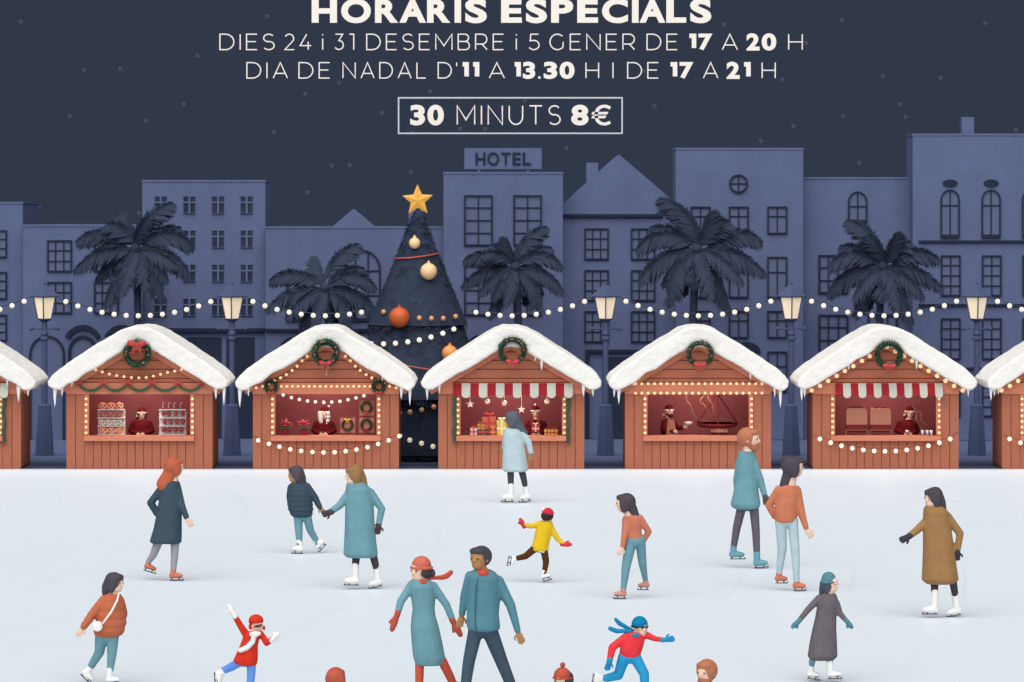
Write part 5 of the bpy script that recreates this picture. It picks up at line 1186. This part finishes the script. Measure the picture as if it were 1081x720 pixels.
person('tall bearded person with ginger hair in a teal coat beside the hanging-pan stall', 600, (791.4, 464, 11.2), 72,
  [(475, 783, 795), (477.5, 779.5, 797), (483, 778, 798), (502, 777.2, 799), (520, 774, 801), (532, 771, 802.8), (536, 773, 801.6), (537.5, 777, 797)], TEAL,
  [arm((794.5, 485), (802, 505), (807.4, 524.5), (810, 532.5), (4.8, 4, 3), -.08, 'glove', (100, 86, 92)), arm((781, 486), (777.5, 507), (779, 526), None, (4, 3.6, 3), .1, 'pocket')],
  [leg((783, 535), (778, 557.5), (775, 577.5), (771.6, 588), (785.5, 588), (5.2, 4.4, 3.3), .1), leg((795.8, 535), (797.8, 560), (798.8, 585), (796.5, 596.3), (809.5, 595.6), (5.2, 4.4, 3.4), -.05)],
  {'c': (206, 122, 84), 'bk': .24, 'fringe': 1}, None, (108, 98, 106), beard=(200, 112, 78), boots=(100, 152, 166), boot_h=3, collar=((236, 226, 210), [(789, 475.5, 4.4, 2)]))
person('person with long black hair and topknot in an orange sweater and pale blue trousers', 624, (838, 493.5, 11), 98,
  [(511.5, 826, 839), (514, 822.5, 842.5), (520, 820, 844.5), (533, 818, 843), (545, 817.5, 841.5), (550, 818, 840.6), (552, 820.5, 838)], (216, 126, 92),
  [arm((822, 517), (811.8, 533.5), (818.5, 545), None, (4.6, 4, 4), .08, 'pocket'), arm((841, 517.5), (846, 542), (851, 558.5), (857, 567.8), (5, 4.2, 2.8), -.08, thumb=1)],
  [leg((824.3, 551), (826, 580), (823, 607), (820, 613.5), (831, 613.5), (6.2, 5, 2.9), .1), leg((836.8, 551), (839.5, 583), (840.8, 615), (838, 620), (849.5, 620), (5.8, 4.8, 3.1), -.05)],
  {'c': (78, 68, 80), 'p': [(837, 491, 8.4), (832.5, 503, 7.4), (828.2, 514, 6)], 'bun': [(832.5, 483, 2.6)], 'bk': .26}, None, (186, 213, 218), boots=(198, 112, 86), boot_h=1.5)
person('person in teal knitted hat and long grey coat with arms held out', 720, (876.5, 617, 9.8), 52,
  [(626, 869, 881.5), (628.5, 865.5, 883.5), (634, 863.4, 885), (642, 862.2, 884), (652, 860.4, 883), (664.5, 857.4, 883), (678, 854.6, 883.6), (693, 852.2, 884), (697, 857, 880)], (112, 103, 110),
  [arm((865, 631.5), (853.3, 642.5), (842, 655.5), (835, 662), (4.2, 3.5, 2.7), -.08, 'mitten', (88, 140, 154)), arm((883, 637), (886.5, 647.5), (893.8, 655.6), (899.6, 662.8), (3.9, 3.3, 2.6), -.05, 'mitten', (88, 140, 154), -1)],
  [leg((858, 694), (857.3, 700), (856.5, 704.5), (853.5, 713.5), (864.5, 715.5), (3.7, 3.4, 3), .04), leg((876, 694), (876, 699), (875.8, 703), (874.2, 713.2), (887, 713.2), (3.8, 3.4, 3), -.05)],
  {'c': (76, 88, 104), 'p': [(873, 615, 6.4), (869.6, 622, 5.2), (867.5, 627, 3)]}, {'c': (875.4, 612.3), 'rx': 7.9, 'ry': 8.8, 'col': (88, 140, 154), 'brim': 1.4}, (104, 156, 170), boot_h=6)
person('person with long dark hair in a camel brown coat and black gloves', 652, (984.8, 526.5, 10.4), -55,
  [(533.5, 977, 993), (536.5, 975, 998), (541, 974.4, 1002), (557, 974.2, 1004), (578, 974.3, 1007.5), (599, 973.4, 1010), (612, 972.8, 1012), (616.5, 978, 1007)], (168, 125, 78),
  [arm((979, 549.5), (967.5, 559.5), (957.8, 566), (948.8, 570.8), (4.9, 4.2, 3.4), -.1, 'glove', (70, 62, 72)), arm((1000.5, 545.5), (1013.3, 563), (1010.3, 582.5), (1009.5, 592.5), (4.6, 4.1, 3.2), -.03, 'glove', (70, 62, 72))],
  [leg((986.3, 613), (986.4, 622), (986.4, 630), (988.5, 645), (974.8, 645), (4.4, 4, 3.4), -.05), leg((1005.8, 613), (1007.6, 622), (1009.2, 631.5), (1014, 646.5), (1001, 649), (4.4, 4, 3.4), .05)],
  {'c': (78, 70, 80), 'p': [(987.5, 522, 8.2), (992, 531, 7), (996, 537.5, 3.6)]}, None, (74, 68, 74), boot_h=8)
# --- skaters whose heads just enter the picture at its lower edge
def lower(label, u, vt, Rh, yaw, top, tr, vg, **kw):
    hv = vt+Rh; s = vg-vt; sh = vt+2.35*Rh; hip = vt+.5*s
    a0 = [(sh, u-5, u+5), (sh+4, u-15, u+15), (sh+12, u-17, u+17), (sh+.2*s, u-14, u+14), (hip-4, u-15, u+15), (hip, u-13, u+13)]
    return person(label, vg, (u, hv, Rh), yaw, a0, top, [arm((u-14, sh+8), (u-20, sh+.17*s), (u-18, sh+.31*s), (u-17, sh+.38*s), (5, 4.2, 3.4)), arm((u+14, sh+8), (u+20, sh+.17*s), (u+18, sh+.31*s), (u+17, sh+.38*s), (5, 4.2, 3.4), thumb=-1)],
      [leg((u-7, hip), (u-8, hip+.24*s), (u-9, vg-16), (u-6, vg-3.2), (u-17, vg-3.2), (7.5, 6, 4.4)), leg((u+7, hip), (u+8, hip+.24*s), (u+9, vg-16), (u+12, vg-3.2), (u+1, vg-3.2), (7.5, 6, 4.4), .06)], trousers=tr, **kw)
lower('rust-red-haired person of whom only the crown shows at the lower edge', 354.5, 706.2, 11.5, 150, (64, 84, 98), (168, 166, 170), 905, hair={'c': (208, 88, 62), 'p': [(354, 716, 11), (358, 728, 9), (358, 738, 6)], 'bk': .05, 'ht': 1.0})
lower('person in coral red bobble hat showing only the hat at the lower edge', 594, 706, 10.5, -30, (112, 163, 175), (78, 70, 76), 880, hair={'c': (90, 66, 60), 'p': [(598, 716, 8), (600, 726, 6)]}, hat={'c': (593.2, 713.5), 'rx': 9.3, 'ry': 9.2, 'col': (206, 88, 66), 'brim': 1.2, 'pom': (594, 701.8, 3.1, (206, 88, 66))})
lower('person with short ginger hair and beard cut off by the lower edge', 745.5, 697.8, 12.5, -35, (88, 142, 157), (70, 88, 104), 910, hair={'c': (206, 122, 84), 'bk': .14, 'fringe': 1}, beard=(200, 116, 80))
# --- vendors behind the counters
VS = (236, 186, 160); DR = (112, 20, 26)
def vendor(label, u, v, r, rows, arms, yaw=0, Y=SY+.78, **kw):
    return person(label, 0, (u, v, r), yaw, rows, DR, arms, [leg((u-3, 466), (u-3.2, 478), (u-3.4, 488), (u-5, 491), (u-6, 494.5), (3.4, 2.8, 2.2)), leg((u+3, 466), (u+3.2, 478), (u+3.4, 488), (u+5, 491), (u+6, 494.5), (3.4, 2.8, 2.2))],
                  trousers=(92, 40, 40), skin=VS, Y=Y, skates=False, boots=(80, 40, 38), depth=.7, **kw)
def vrows(u, w, v0=442.5): return [(v0, u-3.5, u+3.5), (v0+1.6, u-w*.55, u+w*.55), (v0+5, u-w*.78, u+w*.78), (v0+11, u-w*.86, u+w*.86), (v0+18, u-w*.8, u+w*.8), (v0+26, u-w*.74, u+w*.74)]
def varms(u, w, v0=442.5, kind='skin'): return [arm((u-w*.68, v0+4.5), (u-w*.9, v0+12), (u-3.4, v0+15.5, -.2), (u-.2, v0+15.8, -.24), (3, 2.9, 2.1), 0, kind), arm((u+w*.68, v0+4.5), (u+w*.9, v0+12), (u+3.4, v0+15.5, -.2), (u+.3, v0+16.2, -.24), (3, 2.9, 2.1), 0, kind, thumb=-1)]
def vhat(u, v, pom, s=1): return {'c': (u, v-1.4), 'rx': 4.6*s, 'ry': 4.8*s, 'col': DR, 'brim': 1.0, 'bcol': (246, 226, 212), 'pom': (*pom, 1.5, (246, 226, 212))}
vendor('vendor in dark red sweater between the two racks of the pretzel stall', 150, 437.2, 5.6, vrows(149.3, 12.5), varms(149.3, 12.5), hat=vhat(149.8, 436, (144.7, 439.2)), hair={'c': (110, 30, 34), 'p': [(146.5, 436, 3.6), (146.5, 442, 3)], 'bk': .25})
vendor('vendor with long white hair and red hat in the wreath stall', 342.3, 437.5, 5.8, vrows(342, 12), varms(342, 12), hat=vhat(342.4, 435.2, (347.2, 429)), hair={'c': (238, 232, 226), 'p': [(337.8, 436, 2.6), (338.4, 443, 2.6), (340, 447.5, 1.6)], 'bun': [(346.6, 436, 2.4), (346.8, 440, 2.5), (346.4, 444, 2.3), (345, 447, 1.6)], 'bk': .2, 'hy': -.75})
def vscarf(o, W, k, d, e, z, hc, R):
    g = MB()
    for s in (-1, 1): g.tube([W((565.5+s*2.5, 442), -.08), W((565.5+s*4, 447), -.2), W((565.5+s*3.6, 454), -.21)], [.02, .022, .02], 8)
    g.build('scarf', cloth((150, 58, 50)), o, smooth=True)
vendor('vendor with red bobble hat holding a small parcel in the gift stall', 565.6, 435.6, 5.3, vrows(565.8, 12), varms(565.8, 12), hat=vhat(565.4, 434, (565, 427.4)), extra=vscarf)
gift(561.8, 450, 569.4, 457, (176, 60, 54), (240, 206, 184), 'small red parcel held by the vendor of the gift stall', SY*0+.42, .08)
def apron(o, W, k, d, e, z, hc, R):
    g = MB(); g.prism([(W((u, v)).x, W((u, v)).z) for u, v in ((701.8, 470), (713, 470), (713.4, 458), (711.8, 446), (710.6, 442), (704.6, 442), (703.6, 450))], SY+.55, SY+.575); g.build('apron', cloth((186, 120, 92)), o)
vendor('bearded vendor in tan apron reaching out over the counter of the hanging-pan stall', 706.3, 434.6, 5.6, vrows(705.5, 9.8, 441.5), [arm((711, 446), (716, 452), (721.8, 451, -.1), (726, 449.6, -.1), (3, 2.6, 1.9)), arm((700.5, 446), (701.5, 454, -.12), (711, 455, -.24), (715, 455.4, -.26), (2.9, 2.6, 2))], 40,
       hat=vhat(706.4, 433.2, (700.4, 437.8)), beard=(84, 26, 28), extra=apron)
bc = P(726.8, 449.2, SY+.68); o = thing('serving_bowl', bc, 'white bowl held out by the bearded vendor beside the hanging pan', 'bowl')
MB().lathe(bc, [(.02, 0), (.06, .02), (.1, .075), (.092, .075), (.05, .03), (.005, .015)], 18).build('bowl', plain('white_china', (240, 226, 216), rough=.35, spec=.5), o, smooth=True)
MB().ell(bc+Vector((0, 0, .06)), Vector((.085, 0, 0)), Vector((0, .085, 0)), Vector((0, 0, .03)), 14, 8).build('food', plain('pale_food', (232, 200, 180), rough=.7), o, smooth=True)
vendor('vendor in dark red sweater holding a cup in the hot drinks stall', 960.6, 436.2, 5.6, vrows(958.5, 12.4), varms(957.5, 12), hat=vhat(960.4, 434.8, (954.8, 438)), hair={'c': (110, 30, 34), 'p': [(957, 436, 3.4), (956.5, 441, 2.6)], 'bk': .25})
cc = P(957.5, 457.5, SY+.5); o = thing('cup', cc, 'small white cup in the hands of the hot drinks vendor', 'cup')
MB().lathe(cc, [(.026, 0), (.034, .07), (.029, .07), (.022, .01)], 14).build('cup_body', plain('white_china', (240, 226, 216), rough=.35, spec=.5), o, smooth=True)
MB().tube([cc+Vector((.03+.018*math.sin(t), 0, .035+.02*math.cos(t))) for t in [PI*i/7 for i in range(8)]], .005, 6).build('handle', plain('white_china', (240, 226, 216), rough=.35, spec=.5), o, smooth=True)
for o in bpy.data.objects:
    if 'o' in o: del o['o']
